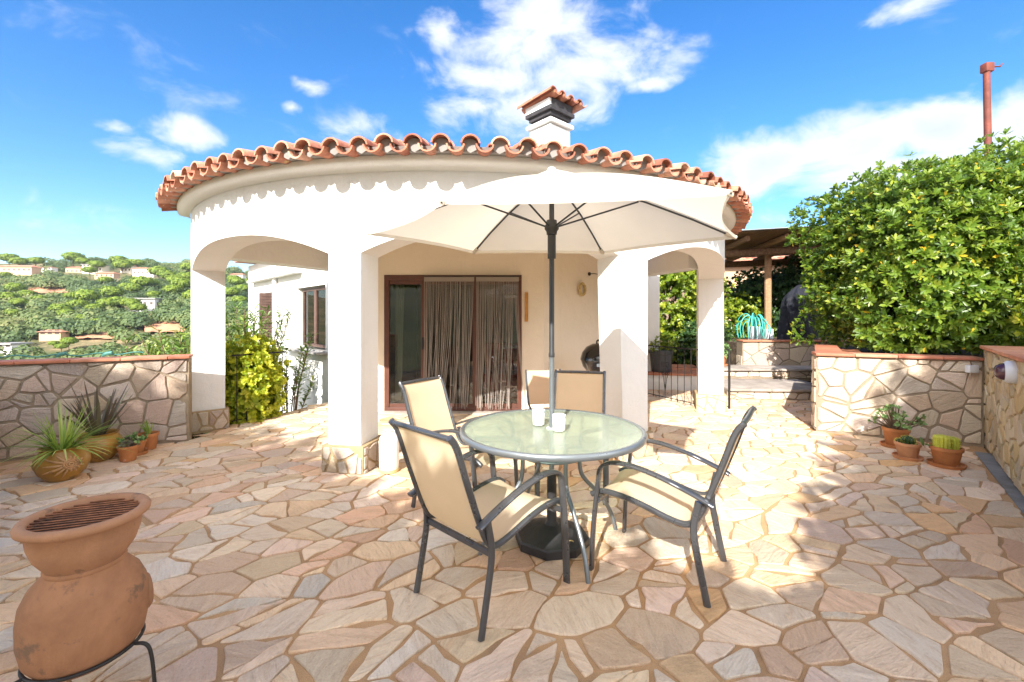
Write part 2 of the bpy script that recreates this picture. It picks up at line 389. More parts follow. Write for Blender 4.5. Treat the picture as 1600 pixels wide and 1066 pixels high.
def rosettes(rng, C, Nrm, per, L, W, open_=.9):
    """leaf whorls at C facing Nrm -> arrays"""
    n = len(C); Nrm = Nrm / (np.linalg.norm(Nrm, axis=1)[:, None] + 1e-9)
    ref = rng.normal(size=(n, 3)); A = np.cross(Nrm, ref); A /= np.linalg.norm(A, axis=1)[:, None]; B = np.cross(Nrm, A)
    P = []; D = []; U = []; LL = []; WW = []
    for j in range(per):
        th = 2 * PI * (j + rng.random(n) * .6) / per * 1.0; tilt = open_ + rng.normal(size=n) * .3
        d = (A * np.cos(th)[:, None] + B * np.sin(th)[:, None]) * np.sin(tilt)[:, None] + Nrm * np.cos(tilt)[:, None]
        P.append(C); D.append(d); U.append(Nrm); s = .7 + .5 * rng.random(n); LL.append(L * s); WW.append(W * s)
    return map(np.concatenate, (P, D, U, LL, WW))

def rand_dirs(rng, n):
    v = rng.normal(size=(n, 3)); return v / np.linalg.norm(v, axis=1)[:, None]

# ------------------------------------------------------------------ crazy paving
def clip(poly, a, b, c):
    out = []; n = len(poly)
    for i in range(n):
        p, q = poly[i], poly[(i + 1) % n]; dp = a*p[0]+b*p[1]-c; dq = a*q[0]+b*q[1]-c
        if dp <= 0: out.append(p)
        if (dp < 0 < dq) or (dq < 0 < dp):
            t = dp / (dp - dq); out.append((p[0]+(q[0]-p[0])*t, p[1]+(q[1]-p[1])*t))
    return out
def parea(p): return .5 * sum(p[i][0]*p[(i+1) % len(p)][1]-p[(i+1) % len(p)][0]*p[i][1] for i in range(len(p)))

def crazy(bound, size, rng, aniso=1.3, ang=.4, split=.22, keep=None):
    xs = [p[0] for p in bound]; ys = [p[1] for p in bound]; ca, sa = math.cos(ang), math.sin(ang)
    def fw(p): return ((p[0]*ca+p[1]*sa)/aniso, -p[0]*sa+p[1]*ca)
    def bw(p): return (p[0]*aniso*ca-p[1]*sa, p[0]*aniso*sa+p[1]*ca)
    pts = []; x = min(xs) - size
    g = size
    while x < max(xs) + size:
        y = min(ys) - size
        while y < max(ys) + size:
            if rng.random() < .93: pts.append(fw((x + rng.uniform(-.62, .62) * g, y + rng.uniform(-.62, .62) * g)))
            y += g
        x += g
    A = np.array(pts); out = []
    fb = [fw(p) for p in bound]
    if parea(fb) < 0: fb.reverse()
    for i, p in enumerate(pts):
        d2 = ((A - A[i]) ** 2).sum(1); idx = np.argsort(d2)[1:22]
        w = size * 3; poly = [(p[0]-w, p[1]-w), (p[0]+w, p[1]-w), (p[0]+w, p[1]+w), (p[0]-w, p[1]+w)]
        for j in idx:
            q = pts[j]; a, b = q[0]-p[0], q[1]-p[1]; poly = clip(poly, a, b, (a*(q[0]+p[0])+b*(q[1]+p[1]))/2)
            if len(poly) < 3: break
        if len(poly) < 3: continue
        for e in range(len(fb)):
            a, b = fb[e], fb[(e+1) % len(fb)]; nx, ny = b[1]-a[1], -(b[0]-a[0]); poly = clip(poly, nx, ny, nx*a[0]+ny*a[1])
            if len(poly) < 3: break
        if len(poly) < 3: continue
        res = [poly]
        if rng.random() < split and abs(parea(poly)) > .5 * size * size / aniso:
            cx = sum(q[0] for q in poly)/len(poly); cy = sum(q[1] for q in poly)/len(poly); t = rng.uniform(0, PI)
            nx, ny = math.cos(t), math.sin(t); c = nx*cx+ny*cy+rng.uniform(-.15, .15)*size
            res = [clip(poly, nx, ny, c), clip(poly, -nx, -ny, -c)]
        for r in res:
            if len(r) >= 3:
                q = [bw(v) for v in r]
                if keep is None or keep(sum(v[0] for v in q)/len(q), sum(v[1] for v in q)/len(q)): out.append(q)
    return out

def inset(poly, d):
    n = len(poly); out = poly
    for i in range(n):
        a, b = poly[i], poly[(i+1) % n]; nx, ny = b[1]-a[1], -(b[0]-a[0]); l = math.hypot(nx, ny)
        if l < 1e-6: continue
        nx /= l; ny /= l; out = clip(out, nx, ny, nx*a[0]+ny*a[1]-d)
        if len(out) < 3: return []
    return out

def stones(name, polys, gap, h, Mt, mat, rng, parent=None, rough=.012, bev=.006, wob=0.004):
    vs = []; fs = []; uvs = []; rn = []
    for poly in polys:
        if parea(poly) < 0: poly = poly[::-1]
        poly = inset(poly, gap * rng.uniform(.25, .8))
        if len(poly) < 3 or parea(poly) < gap * gap * 5: continue
        # merge near-duplicate corners
        q = []
        for p in poly:
            if not q or math.hypot(p[0]-q[-1][0], p[1]-q[-1][1]) > gap * .6: q.append(p)
        if len(q) < 3: continue
        n = len(q); ring = []
        for i in range(n):
            p0, p1, p2 = q[i-1], q[i], q[(i+1) % n]
            la = math.hypot(p0[0]-p1[0], p0[1]-p1[1]); lb = math.hypot(p2[0]-p1[0], p2[1]-p1[1])
            ca = min(.3, rng.uniform(.2, .9) * gap / la); cb = min(.3, rng.uniform(.2, .9) * gap / lb)
            a = (p1[0]+(p0[0]-p1[0])*ca, p1[1]+(p0[1]-p1[1])*ca); b = (p1[0]+(p2[0]-p1[0])*cb, p1[1]+(p2[1]-p1[1])*cb)
            m = ((a[0]+b[0]+p1[0]*1.2)/3.2, (a[1]+b[1]+p1[1]*1.2)/3.2)
            ring += [a, m, b]
            k = int(lb * (1-ca-cb) / .07); k = min(k, 6)
            nxt = q[(i+2) % n]; lc = math.hypot(nxt[0]-p2[0], nxt[1]-p2[1]); 
            e = (p2[0]+(p1[0]-p2[0])*min(.38, gap/lb), p2[1]+(p1[1]-p2[1])*min(.38, gap/lb))
            for j in range(1, k):
                t = j / k; nx, ny = (e[1]-b[1]), -(e[0]-b[0]); l = math.hypot(nx, ny) + 1e-9; w = rng.uniform(-1, 1) * rough * .55
                ring.append((b[0]+(e[0]-b[0])*t+nx/l*w, b[1]+(e[1]-b[1])*t+ny/l*w))
        cx = sum(p[0] for p in ring)/len(ring); cy = sum(p[1] for p in ring)/len(ring)
        o = len(vs); m = len(ring); hh = h * rng.uniform(.65, 1.1); tx, ty = rng.uniform(-wob, wob), rng.uniform(-wob, wob)
        for lev in (0, 1, 2):
            for p in ring:
                dx, dy = cx-p[0], cy-p[1]; l = math.hypot(dx, dy)+1e-9; ins = bev * (lev == 2)
                z = (0, hh - bev, hh)[lev] + (tx*(p[0]-cx)*7+ty*(p[1]-cy)*7) * (lev > 0)
                vs.append((p[0]+dx/l*ins, p[1]+dy/l*ins, z))
        vs.append((cx, cy, hh + rng.uniform(-.001, .002)))
        th = rng.uniform(0, 2*PI); ct, st = math.cos(th), math.sin(th); ox, oy = rng.uniform(0, 40), rng.uniform(0, 40)
        c = (rng.random(), rng.random(), rng.random(), 1)
        new = []
        for lev in (0, 1):
            for i in range(m): new.append((o+lev*m+i, o+lev*m+(i+1) % m, o+(lev+1)*m+(i+1) % m, o+(lev+1)*m+i))
        for i in range(m): new.append((o+2*m+i, o+2*m+(i+1) % m, o+3*m))
        for f in new:
            fs.append(f)
            for vi in f:
                x, y, _ = vs[vi]; uvs.append((ox+x*ct+y*st, oy-x*st+y*ct)); rn.append(c)
    if Mt is not None: vs = [tuple(Mt @ Vector(p)) for p in vs]
    me = bpy.data.meshes.new(name); me.from_pydata(vs, [], fs); me.materials.append(mat)
    uv = me.uv_layers.new(name='UVMap'); uv.data.foreach_set('uv', [a for p in uvs for a in p])
    ca = me.color_attributes.new('rnd', 'FLOAT_COLOR', 'CORNER'); ca.data.foreach_set('color', [a for p in rn for a in p])
    me.polygons.foreach_set('use_smooth', [True]*len(fs)); me.set_sharp_from_angle(angle=R(22))
    me.update()
    o = bpy.data.objects.new(name, me); COL.objects.link(o)
    if parent: o.parent = parent
    return o

def Mface(p0, p1, flip=False):
    """matrix mapping (u, v, w) -> along p0->p1, up, out to the RIGHT of travel"""
    d = Vector((p1[0]-p0[0], p1[1]-p0[1], 0)); L = d.length; d.normalize(); nrm = Vector((d.y, -d.x, 0))
    Mx = Matrix.Identity(4); z0 = p0[2] if len(p0) > 2 else 0
    for i in range(3): Mx[i][0] = d[i]; Mx[i][1] = (0, 0, 1)[i]; Mx[i][2] = nrm[i]; Mx[i][3] = (p0[0], p0[1], z0)[i]
    return Mx, L

def stone_wall(name, label, p0, p1, h, thick, mstone, mmort, seed, capmat, size=.27, gap=.020, captop=True, ends=()):
    """rubble-faced wall; visible face lies to the right of p0->p1"""
    t = empty(name, label, 'wall', (p0[0], p0[1], 0)); inv = Matrix.Translation((-p0[0], -p0[1], 0))
    rng = random.Random(seed); Mx, L = Mface(p0, p1); Mx = inv @ Mx
    b = MB(); b.box(0, L, -.05, h, -thick, 0, Mx); b.build('wall_core', mmort, t)
    polys = crazy([(.01, .02), (L-.01, .02), (L-.01, h-.005), (.01, h-.005)], size, rng, 1.15, rng.uniform(0, 1), .25)
    stones('stone_facing', polys, gap, .017, Mx, mstone, rng, t, wob=.005, bev=.007)
    for e in ends:
        a, bb = (p0, (p0[0] + (Mface(p0, p1)[0][0][2])*-thick, p0[1] + (Mface(p0, p1)[0][1][2])*-thick)) if e == 0 else (p1, None)
        if e == 0:
            My, Ly = Mface(bb, a); My = inv @ My
            stones('stone_facing', crazy([(.0, .02), (Ly, .02), (Ly, h-.005), (.0, h-.005)], size, rng, 1.1, .3, .2), gap, .015, My, mstone, rng, t)
    c = MB(); u = -.01
    while u < L + .01:
        w = min(.40 + rng.uniform(-.01, .01), L + .012 - u)
        if w < .03: break
        c.box(u + .003, u + w - .003, h, h + .032 + rng.uniform(-.001, .001), -thick - .03, .045, Mx, b=.006, tint=rng.random()); u += w
    c.build('coping', capmat, t, 40)
    return t

# ------------------------------------------------------------------ camera / light / world
cam = bpy.data.cameras.new('camera'); co = bpy.data.objects.new('camera', cam); COL.objects.link(co)
co.location = (0, 0, CH); co.rotation_euler = (R(90), 0, 0)
cam.sensor_width = 36; cam.lens = FP / 1600 * 36; cam.shift_y = -36 / 1600; cam.clip_start = .05; cam.clip_end = 6000
SC.camera = co
AZ, EL = R(18), R(34)                      # light travels toward +Y, turned to +X
ldir = Vector((math.sin(AZ) * math.cos(EL), math.cos(AZ) * math.cos(EL), -math.sin(EL)))
sl = bpy.data.lights.new('sun', 'SUN'); sl.energy = 4.3; sl.angle = R(.55); sl.color = (1, .945, .86)
so = bpy.data.objects.new('sun', sl); COL.objects.link(so); so.rotation_euler = (-ldir).to_track_quat('Z', 'Y').to_euler()
so.location = (-4, -12, 9)

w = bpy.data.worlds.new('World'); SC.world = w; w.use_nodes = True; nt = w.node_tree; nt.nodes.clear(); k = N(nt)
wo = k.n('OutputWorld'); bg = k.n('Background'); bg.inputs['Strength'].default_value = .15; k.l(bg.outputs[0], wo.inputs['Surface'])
sky = k.n('TexSky'); sky.sky_type = 'NISHITA'; sky.sun_disc = False; sky.sun_elevation = EL; sky.sun_rotation = AZ + PI
sky.air_density = 1.0; sky.dust_density = .7; sky.ozone_density = 2.2; sky.altitude = 200
tc = k.n('TexCoord').outputs['Generated']
sx = k.n('SeparateXYZ'); k.l(tc, sx.inputs[0])
az = k.math('ARCTAN2', sx.outputs[0], sx.outputs[1]); el = k.math('ARCSINE', sx.outputs[2])
blobs = [(790, 70, 110, 60, 1.0), (850, 20, 130, 60, 1.0), (690, 50, 45, 40, .95), (930, 110, 130, 50, .9), (760, 120, 110, 45, .75), (1010, 132, 50, 16, .8), (840, 175, 90, 40, .8), (740, 165, 60, 20, .7), (690, 180, 40, 40, .55),
         (1200, 255, 110, 50, 1.5), (1340, 226, 150, 62, 1.7), (1470, 200, 130, 60, 1.7), (1590, 185, 70, 70, 1.6), (1390, 265, 200, 40, 1.4), (1130, 300, 60, 25, .7), (1225, 345, 70, 22, .7),
         (298, 212, 62, 24, .95), (225, 240, 60, 22, .8), (180, 200, 34, 10, .6), (478, 134, 34, 14, .85), (455, 168, 14, 9, .6), (1420, 8, 75, 22, .8), (1042, 75, 14, 10, .5), (570, 190, 50, 40, .4), (60, 330, 200, 22, .3)]
acc = None
for (bx, by, rx, ry, amp) in blobs:
    dx, dy, dz = (bx-800)/FP, 1.0, (497-by)/FP; h = math.hypot(dx, dy)
    a0 = math.atan2(dx, dy); e0 = math.atan2(dz, h)
    ra = rx/FP/(1+dx*dx); re = ry/FP*h/(h*h+dz*dz)*1.0
    u = k.math('DIVIDE', k.math('SUBTRACT', az, a0), ra*1.25); v = k.math('DIVIDE', k.math('SUBTRACT', el, e0), re*1.25)
    d = k.math('SQRT', k.math('ADD', k.math('MULTIPLY', u, u), k.math('MULTIPLY', v, v)))
    mm = k.math('MULTIPLY', k.math('MAXIMUM', k.math('SUBTRACT', 1.0, d), -.6), amp)
    acc = mm if acc is None else k.math('MAXIMUM', acc, mm)
nz = k.noise(k.vscale(tc, (1, 1, 1.7)), 7.5, 9, .60, .35)
nz2 = k.noise(k.vscale(tc, (1, 1, 2.2)), 2.6, 5, .55, .2)
dens = k.math('ADD', k.math('MULTIPLY', acc, .55), k.math('ADD', k.math('MULTIPLY', k.math('SUBTRACT', nz, .5), 1.5), k.math('MULTIPLY', k.math('SUBTRACT', nz2, .5), .6)))
cl = k.mapr(dens, .02, .52, 0, .96, True)
cl = k.math('MULTIPLY', cl, k.mapr(acc, -.45, .1, 0, 1, True))
shade = k.mapr(dens, .2, .95, 0, 1)
ccol = k.ramp(shade, [(0, (2.9, 3.0, 3.2)), (1, (2.2, 2.4, 2.75))])
hs = k.n('HueSaturation'); hs.inputs['Hue'].default_value = .506; hs.inputs['Saturation'].default_value = 1.36; hs.inputs['Value'].default_value = .72; k.l(sky.outputs[0], hs.inputs['Color'])
# unseen bright cloud bank added behind the viewer to lift and warm the shade
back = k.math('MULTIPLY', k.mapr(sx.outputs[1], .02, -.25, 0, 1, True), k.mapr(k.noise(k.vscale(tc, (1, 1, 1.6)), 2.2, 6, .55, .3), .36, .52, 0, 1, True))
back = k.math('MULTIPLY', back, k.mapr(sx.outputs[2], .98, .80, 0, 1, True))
allc = k.mix(cl, hs.outputs[0], ccol)
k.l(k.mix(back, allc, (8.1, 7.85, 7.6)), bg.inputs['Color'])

SC.view_settings.view_transform = 'Standard'; SC.view_settings.look = 'None'; SC.view_settings.gamma = 1
SC.view_settings.exposure = 1.46
SC.cycles.use_denoising = True
SC.cycles.max_bounces = 8; SC.cycles.volume_bounces = 0; SC.cycles.transparent_max_bounces = 24; SC.cycles.transmission_bounces = 6
SC.cycles.sample_clamp_indirect = 6
#@@PART2
# ------------------------------------------------------------------ terrace floor
CX, CY = -.736, 8.17
def pol(phi, r): return (CX + r * math.sin(R(phi)), CY - r * math.cos(R(phi)))
LWC = (-5.27, 4.21); LW1 = (-3.70, 5.055); PLC = (3.78, 5.49); RWC = (5.17, 4.84)
TERR = [(-2.4, -1.2), (2.2, -1.2), (2.45, 1.65), RWC, PLC, (4.9, 7.1), (6.2, 9.3), (3.2, 9.3), (2.35, 8.45), (2.3, 8.4), (-2.1, 6.62), (-3.08, 7.5), (-3.75, 5.62), LW1, LWC, (-2.7, 1.7)]
b = MB(); b.prism(TERR, -.35, 0.0); struct(b.build('terrace', M['mortar']))
def inpoly(x, y, P=TERR):
    c = False; n = len(P)
    for i in range(n):
        (x1, y1), (x2, y2) = P[i], P[i-1]
        if (y1 > y) != (y2 > y) and x < (x2-x1)*(y-y1)/(y2-y1)+x1: c = not c
    return c
def near_seg(x, y, a, b_):
    dx, dy = b_[0]-a[0], b_[1]-a[1]; t = max(0, min(1, ((x-a[0])*dx+(y-a[1])*dy)/(dx*dx+dy*dy)))
    return math.hypot(x-a[0]-dx*t, y-a[1]-dy*t)
SL = ((-4.86, 4.12), (-2.3, 1.45)); SR = ((4.87, 4.66), (2.2, 1.35))     # inner edges of the drain slabs
def side(x, y, a, b_): return (b_[0]-a[0])*(y-a[1]) - (b_[1]-a[1])*(x-a[0])
def keepf(x, y):
    if not inpoly(x, y): return False
    if side(x, y, *SL) < .0 or side(x, y, *SR) > .0: return False
    for e in ((LW1, LWC), (PLC, RWC)):
        if near_seg(x, y, *e) < .07: return False
    return True
rng = random.Random(7)
fl = []
for q in crazy([(-5.3, -.3), (5.2, -.3), (5.2, 9.3), (-5.3, 9.3)], .222, rng, 1.42, .50, .38, keepf):
    for (a, b_), sg in ((SL, 1), (SR, -1)):
        nx, ny = (b_[1]-a[1])*sg, -(b_[0]-a[0])*sg
        q = clip(q, nx, ny, nx*a[0]+ny*a[1])
        if len(q) < 3: break
    if len(q) >= 3: fl.append(q)
struct(stones('paving', fl, .0195, .011, None, M['pave'], rng, None, .032, .004, .004))
for (a, b_), sg in ((SL, -1), (SR, 1)):
    Mx, L = frame2(a, b_); mb = MB(); u = 0
    while u < L:
        ww = min(.6, L-u); mb.box(u+.003, u+ww-.003, (.006 if sg > 0 else -.20), (.20 if sg > 0 else -.006), 0.0, .012, Mx, b=.003); u += ww
    struct(mb.build('drain_slab', M['greystrip']))

# ------------------------------------------------------------------ terrace walls
tw = stone_wall('stone_wall', 'grey and pink crazy-stone parapet wall with clay coping behind the sun-faced pot', LWC, LW1, .955, .22, M['wallstone'], M['gmortar'], 3, M['cap'], .20)
stone_wall('stone_wall', 'low stone parapet running beside the chimenea towards the viewer', (-2.95, 1.9), (-5.27, 4.21), .955, .22, M['wallstone'], M['gmortar'], 4, M['cap'], .30)
pw = stone_wall('planter_wall', 'pale stone planter wall with clay coping in front of the big green hedge', PLC, RWC, .95, .24, M['palestone'], M['gmortar'], 5, M['cap'], .205, ends=(0,))
rw = stone_wall('stone_wall', 'ochre stone side wall carrying the round wall lamp', (5.22, 4.87), (2.55, 1.75), 1.08, .26, M['warmstone'], M['wmortar'], 9, M['cap'], .165)
# planter left return wall, running back
stone_wall('planter_wall', 'shaded return of the planter wall beside the garden steps', (5.0, 7.22), (3.98, 5.72), .95, .22, M['palestone'], M['gmortar'], 12, M['cap'], .25)

# ------------------------------------------------------------------ house
H = empty('house', 'white rendered house with curved tiled arcade, round porch and chimney', 'house', (CX, CY, 0))
Hi = Matrix.Translation((-CX, -CY, 0))
RO, RI, ZT = 4.21, 3.86, 2.80
PIL = [(-55.0, -50.1), (-13.1, -8.7), (26.0, 30.4), (69.0, 74.2)]
def arch_z(p):
    for (a0, a1), (b0, b1) in zip(PIL[:-1], PIL[1:]):
        if a1 <= p <= b0:
            u = abs(2*(p-a1)/(b0-a1)-1); return 2.01 + .245*(1-u**2.3)
    return 0
seq = []
for i, (a0, a1) in enumerate(PIL):
    for s in range(5): seq.append((a0+(a1-a0)*s/4, .0))
    if i < 3:
        n0 = PIL[i+1][0]
        for s in range(41):
            p = a1+(n0-a1)*s/40; seq.append((p, arch_z(p)))
mb = MB(); vs = []; fs = []
for p, z in seq:
    xo, yo = pol(p, RO); xi, yi = pol(p, RI)
    vs += [(xo, yo, z), (xo, yo, ZT), (xi, yi, z), (xi, yi, ZT)]
for i in range(len(seq)-1):
    a = 4*i; c = a+4
    if abs(seq[i][0]-seq[i+1][0]) > 1e-6:
        fs += [(a, c, c+1, a+1), (c+2, a+2, a+3, c+3), (a+1, c+1, c+3, a+3)]
    fs.append((a+2, c+2, c, a) if abs(seq[i][0]-seq[i+1][0]) > 1e-6 else (a, a+2, c+2, c))
e = 4*(len(seq)-1); fs += [(0, 1, 3, 2), (e, e+2, e+3, e+1)]
mb.add(vs, fs, Hi); mb.build('arcade_wall', M['white'], H, 30)
# stone plinths
for i, (a0, a1) in enumerate(PIL):
    rg = random.Random(40+i); am = (a0+a1)/2; hw = (a1-a0)/2*R(1)*RO + .045
    cx_, cy_ = pol(am, RO+.035); d = Vector((math.cos(R(am)), math.sin(R(am)), 0)); inn = Vector((-math.sin(R(am)), math.cos(R(am)), 0))
    Mx = Matrix.Identity(4)
    for q in range(3): Mx[q][0] = d[q]; Mx[q][1] = inn[q]; Mx[q][3] = (cx_-CX, cy_-CY, 0)[q]
    b = MB(); b.box(-hw, hw, 0, .43, -.02, .255, Mx, b=.01); pl = b.build('stone_plinth', M['wmortar'], H, 40)
    for (u0, u1, org) in (((-hw, 0), (hw, 0), 0), ((hw, 0), (hw, .43), 1), ((-hw, .43), (-hw, 0), 2)):
        A = Mx @ Vector((u0[0], u0[1], 0)); B = Mx @ Vector((u1[0], u1[1], 0)); My, L = Mface(A, B)
        stones('cladding', crazy([(.004, .004), (L-.004, .004), (L-.004, .25), (.004, .25)], .15, rg, 1.3, PI/2, .1), .016, .014, My, M['wallstone'] if i < 2 else M['palestone'], rg, pl)
# beams over the side openings of the porch
def beam(p0, p1, th=.3):
    Mx, L = frame2(p0, p1); b = MB(); b.box(.0, L, -th/2, th/2, 2.2, 2.79, Hi @ Mx, b=.01); return b.build('beam', M['white'], H, 40)
beam(pol(-53, 3.84), (-2.95, 7.40)); beam(pol(72.4, 3.84), (2.48, 8.30))
# cornice
prof = [(4.215, 2.735), (4.225, 2.748), (4.25, 2.762), (4.30, 2.768), (4.335, 2.775), (4.352, 2.79), (4.356, 2.81), (4.35, 2.832), (4.32, 2.845), (4.1, 2.85)]
b = MB(); b.lathe([(r, z) for r, z in prof], 150, a0=-90-58, a1=-90+80); b.build('cornice', M['white'], H, 50)
# porch ceiling
b = MB(); pts = [pol(-58+138*i/40, 3.95) for i in range(41)] + [(CX+.3, CY+.2), (CX-1, CY-.2)]
b.prism([(x-CX, y-CY) for x, y in pts], 2.64, 2.74); b.build('ceiling', M['cream'], H)
# roof of clay barrel tiles
rg = random.Random(5); b = MB(); mo = MB()
def halftube(mb, r0, r1, z0, z1, phi, w0, w1, up, tint, t=.014, n=8, jit=0):
    """a barrel tile from radius r0 (outer, low) to r1 (inner, high)"""
    d = Vector((math.sin(R(phi)), -math.cos(R(phi)), 0)); s = Vector((math.cos(R(phi)), math.sin(R(phi)), 0)); vs = []; sg = 1 if up else -1
    d1 = (d + s * jit * .12).normalized()
    for (r, z, ww, d) in ((r0, z0, w0, d), (r1, z1, w1, d1)):
        for rad in (ww, ww-t):
            for j in range(n+1):
                a = PI*(.03+.94*j/n); vs.append(tuple(d*r + s*(math.cos(a)*rad) + Vector((0, 0, z+sg*math.sin(a)*rad))))
    m = n+1; fs = []
    for j in range(n):
        fs += [(j, j+1, 2*m+j+1, 2*m+j), (m+j, 3*m+j, 3*m+j+1, m+j+1), (j, m+j, m+j+1, j+1), (2*m+j, 2*m+j+1, 3*m+j+1, 3*m+j)]
    fs += [(0, 2*m, 3*m, m), (n, m+n, 3*m+n, 2*m+n)]
    mb.add(vs, fs, None, 0, tint)
SLP = .30
for row in range(7):
    r0 = 4.55 - row*.34; r1 = r0 - .42; zz = 2.765 + row*.34*SLP; sc = r0/4.53
    np_ = 46
    for i in range(np_+1):
        ph = -58 + 138*i/np_ + rg.uniform(-.12, .12)
        t = min(1, max(0, rg.gauss(.45, .25))); dz = rg.uniform(-.006, .006)
        halftube(b, r0+rg.uniform(-.02, .02), r1, zz+.085*sc+dz, zz+.085*sc+.42*SLP-.035, ph, .083*sc, .07*sc, True, t, jit=rg.uniform(-.03, .03))
        if i < np_: halftube(b, r0-.02+rg.uniform(-.015, .02), r1, zz+.088*sc+.01, zz+.088*sc+.42*SLP-.03, ph+1.5, .078*sc, .086*sc, False, min(1, max(0, rg.gauss(.5, .25))), jit=rg.uniform(-.02, .02))
        if row == 0:
            d = Vector((math.sin(R(ph)), -math.cos(R(ph)), 0)); s = Vector((math.cos(R(ph)), math.sin(R(ph)), 0)); vs = [tuple(d*4.47 + Vector((0, 0, zz+.04)))]
            for j in range(9):
                a = PI*j/8; vs.append(tuple(d*4.475 + s*(math.cos(a)*.076) + Vector((0, 0, zz+.08+math.sin(a)*.077))))
            mo.add(vs, [(0, j+1, j+2) for j in range(8)])
b.build('tiled_roof', M['tile'], H, 50)
mo.lathe([(4.34, 2.834), (4.42, 2.834), (4.44, 2.87), (3.9, 3.03), (2.2, 3.6), (0.0, 4.3)], 120, a0=-90-58, a1=-90+80)
mo.build('roof_mortar', M['mortar_roof'], H)
# porch walls around the sliding door
BWY = 6.62; XL, XR = -2.10, .46; DX0, DX1, DH = -1.915, .145, 2.06
b = MB()
b.box(XL-.02, DX0, BWY, BWY+.25, -.02, 2.66, Hi); b.box(DX1, XR+.02, BWY, BWY+.25, -.02, 2.66, Hi); b.box(DX0, DX1, BWY+.001, BWY+.25, DH, 2.66, Hi)
b.build('porch_wall', M['cream'], H)
Mr, Lr = frame2((XR, BWY), (2.75, 8.97)); b = MB(); b.box(.0, Lr, .0, .25, -.02, 2.659, Hi @ Mr); b.build('porch_wall', M['cream'], H)
# body wall right of the bay and behind
b = MB(); b.box(2.75-CX, 3.0-CX, 8.97-CY, 14-CY, -.02, 2.79); b.box(-7.3-CX, 3.0-CX, 14-CY, 14.25-CY, -1.5, 2.79); b.build('back_wall', M['white'], H)
# wing wall with deep window niche
W0 = (-2.10, 6.62); Mw, _ = frame2(W0, (-2.1-.691, 6.62+.7226)); Mw = Hi @ Mw      # x = along wing (receding left), -y?  local y points to -left normal
# local +y of frame2 = left of travel; travel is up-left so outside (camera side) is local +y
WL = 7.14; zb = -1.6
b = MB()
for (x0, x1, z0, z1) in ((-.0, 1.80, zb, 2.79), (3.30, 4.9, zb, 2.79), (6.15, WL, zb, 2.79), (1.80, 3.30, zb, .80), (1.80, 3.30, 2.02, 2.79), (4.9, 6.15, zb, .8), (4.9, 6.15, 2.02, 2.79)):
    b.box(x0, x1, -.30, 0, z0, z1, Mw)
b.box(1.80, 3.30, -.34, -.302, .80, 2.02, Mw); b.box(4.9, 6.15, -.34, -.302, .80, 2.02, Mw)
b.build('wing_wall', M['white'], H)
b = MB(); b.box(WL-.3, WL-.001, -3.5, -.301, zb, 2.79, Mw); b.build('end_wall', M['white'], H)
b = MB()
for ux in (0, .26, .46, .75, 1.0):
    b.box(.35+ux, .35+ux+.2, 0, .03, -.5, .1+.12*math.sin(ux*9), Mw, b=.01)
b.build('wall_plinth', M['gmortar'], H)
def window(x0, x1, z0, z1, yb):
    wn = MB(); fr = .055; xm = (x0+x1)/2
    for a, c in ((x0, x0+fr), (x1-fr, x1), (xm-.05, xm+.05)): wn.box(a, c, yb, yb+.05, z0+fr, z1-fr, Mw)
    wn.box(x0, x1, yb, yb+.05, z0, z0+fr, Mw); wn.box(x0, x1, yb, yb+.05, z1-fr, z1, Mw)
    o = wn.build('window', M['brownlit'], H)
    p = MB(); p.box(x0+fr, xm-.05, yb+.015, yb+.025, z0+fr, z1-fr, Mw); p.box(xm+.05, x1-fr, yb+.015, yb+.025, z0+fr, z1-fr, Mw); p.build('pane', M['glass'], o)
    p = MB(); p.box(x0+fr, xm-.1, yb-.012, yb-.004, z0+fr, z1-fr-.2, Mw); p.build('net_curtain', M['drape'], o)
    return o
window(1.86, 3.22, .86, 2.0, -.13)
window(4.95, 6.1, .86, 2.0, -.24)
b = MB(); b.box(1.72, 3.75, .0, .20, .765, .80, Mw, b=.006); b.box(1.80, 3.3, -.30, -.001, .80, .815, Mw); b.build('window_sill', M['slate'], H)
b = MB(); b.box(4.84, 4.88, .01, .30, .82, 1.98, Mw)
for i in range(18): b.box(4.825, 4.839, .04, .27, .88+i*.06, .925+i*.06, Mw)
b.build('shutter', M['brownlit'], H)
b = MB(); b.box(3.0, 6.6, .0, .16, 2.31, 2.36, Mw, b=.01); b.build('moulding', M['white'], H)
b = MB(); b.tube([Mw @ Vector((4.62, .06, z)) for z in (-1.5, .5, 2.78)], .045, 12); b.build('downpipe', M['white'], H, 40)
# eaves and roof of the wing and body
b = MB(); bt = MB(); rg = random.Random(12)
b.prism([(x-CX, y-CY) for x, y in ((-2.0, 7.1), (-7.2, 12.4), (-7.2, 14.2), (2.95, 14.2), (2.95, 9.2), (.6, 7.2))], 2.792, 2.95)
b.build('roof_slab', M['white'], H)
i = 0
x = 1.1
while x < WL+.1:
    for r_ in range(3):
        vs = []; n = 6; m = n+1
        for (yy, z, ww) in ((.33-r_*.33, 2.90+r_*.085, .085), (-.09-r_*.33, 2.99+r_*.085, .07)):
            for rad in (ww, ww-.014):
                for j in range(m):
                    a = PI*j/n; vs.append((x+math.cos(a)*rad, yy, z+math.sin(a)*rad))
        fs = []
        for j in range(n): fs += [(j, j+1, 2*m+j+1, 2*m+j), (m+j, 3*m+j, 3*m+j+1, m+j+1), (j, m+j, m+j+1, j+1)]
        bt.add(vs, fs, Mw, 0, min(1, max(0, rg.gauss(.45, .25))))
    bt.box(x-.10, x+.10, -.95, .31, 2.87, 2.895, Mw, tint=.4)
    x += .215
bt.build('eave_tiles', M['tile'], H)
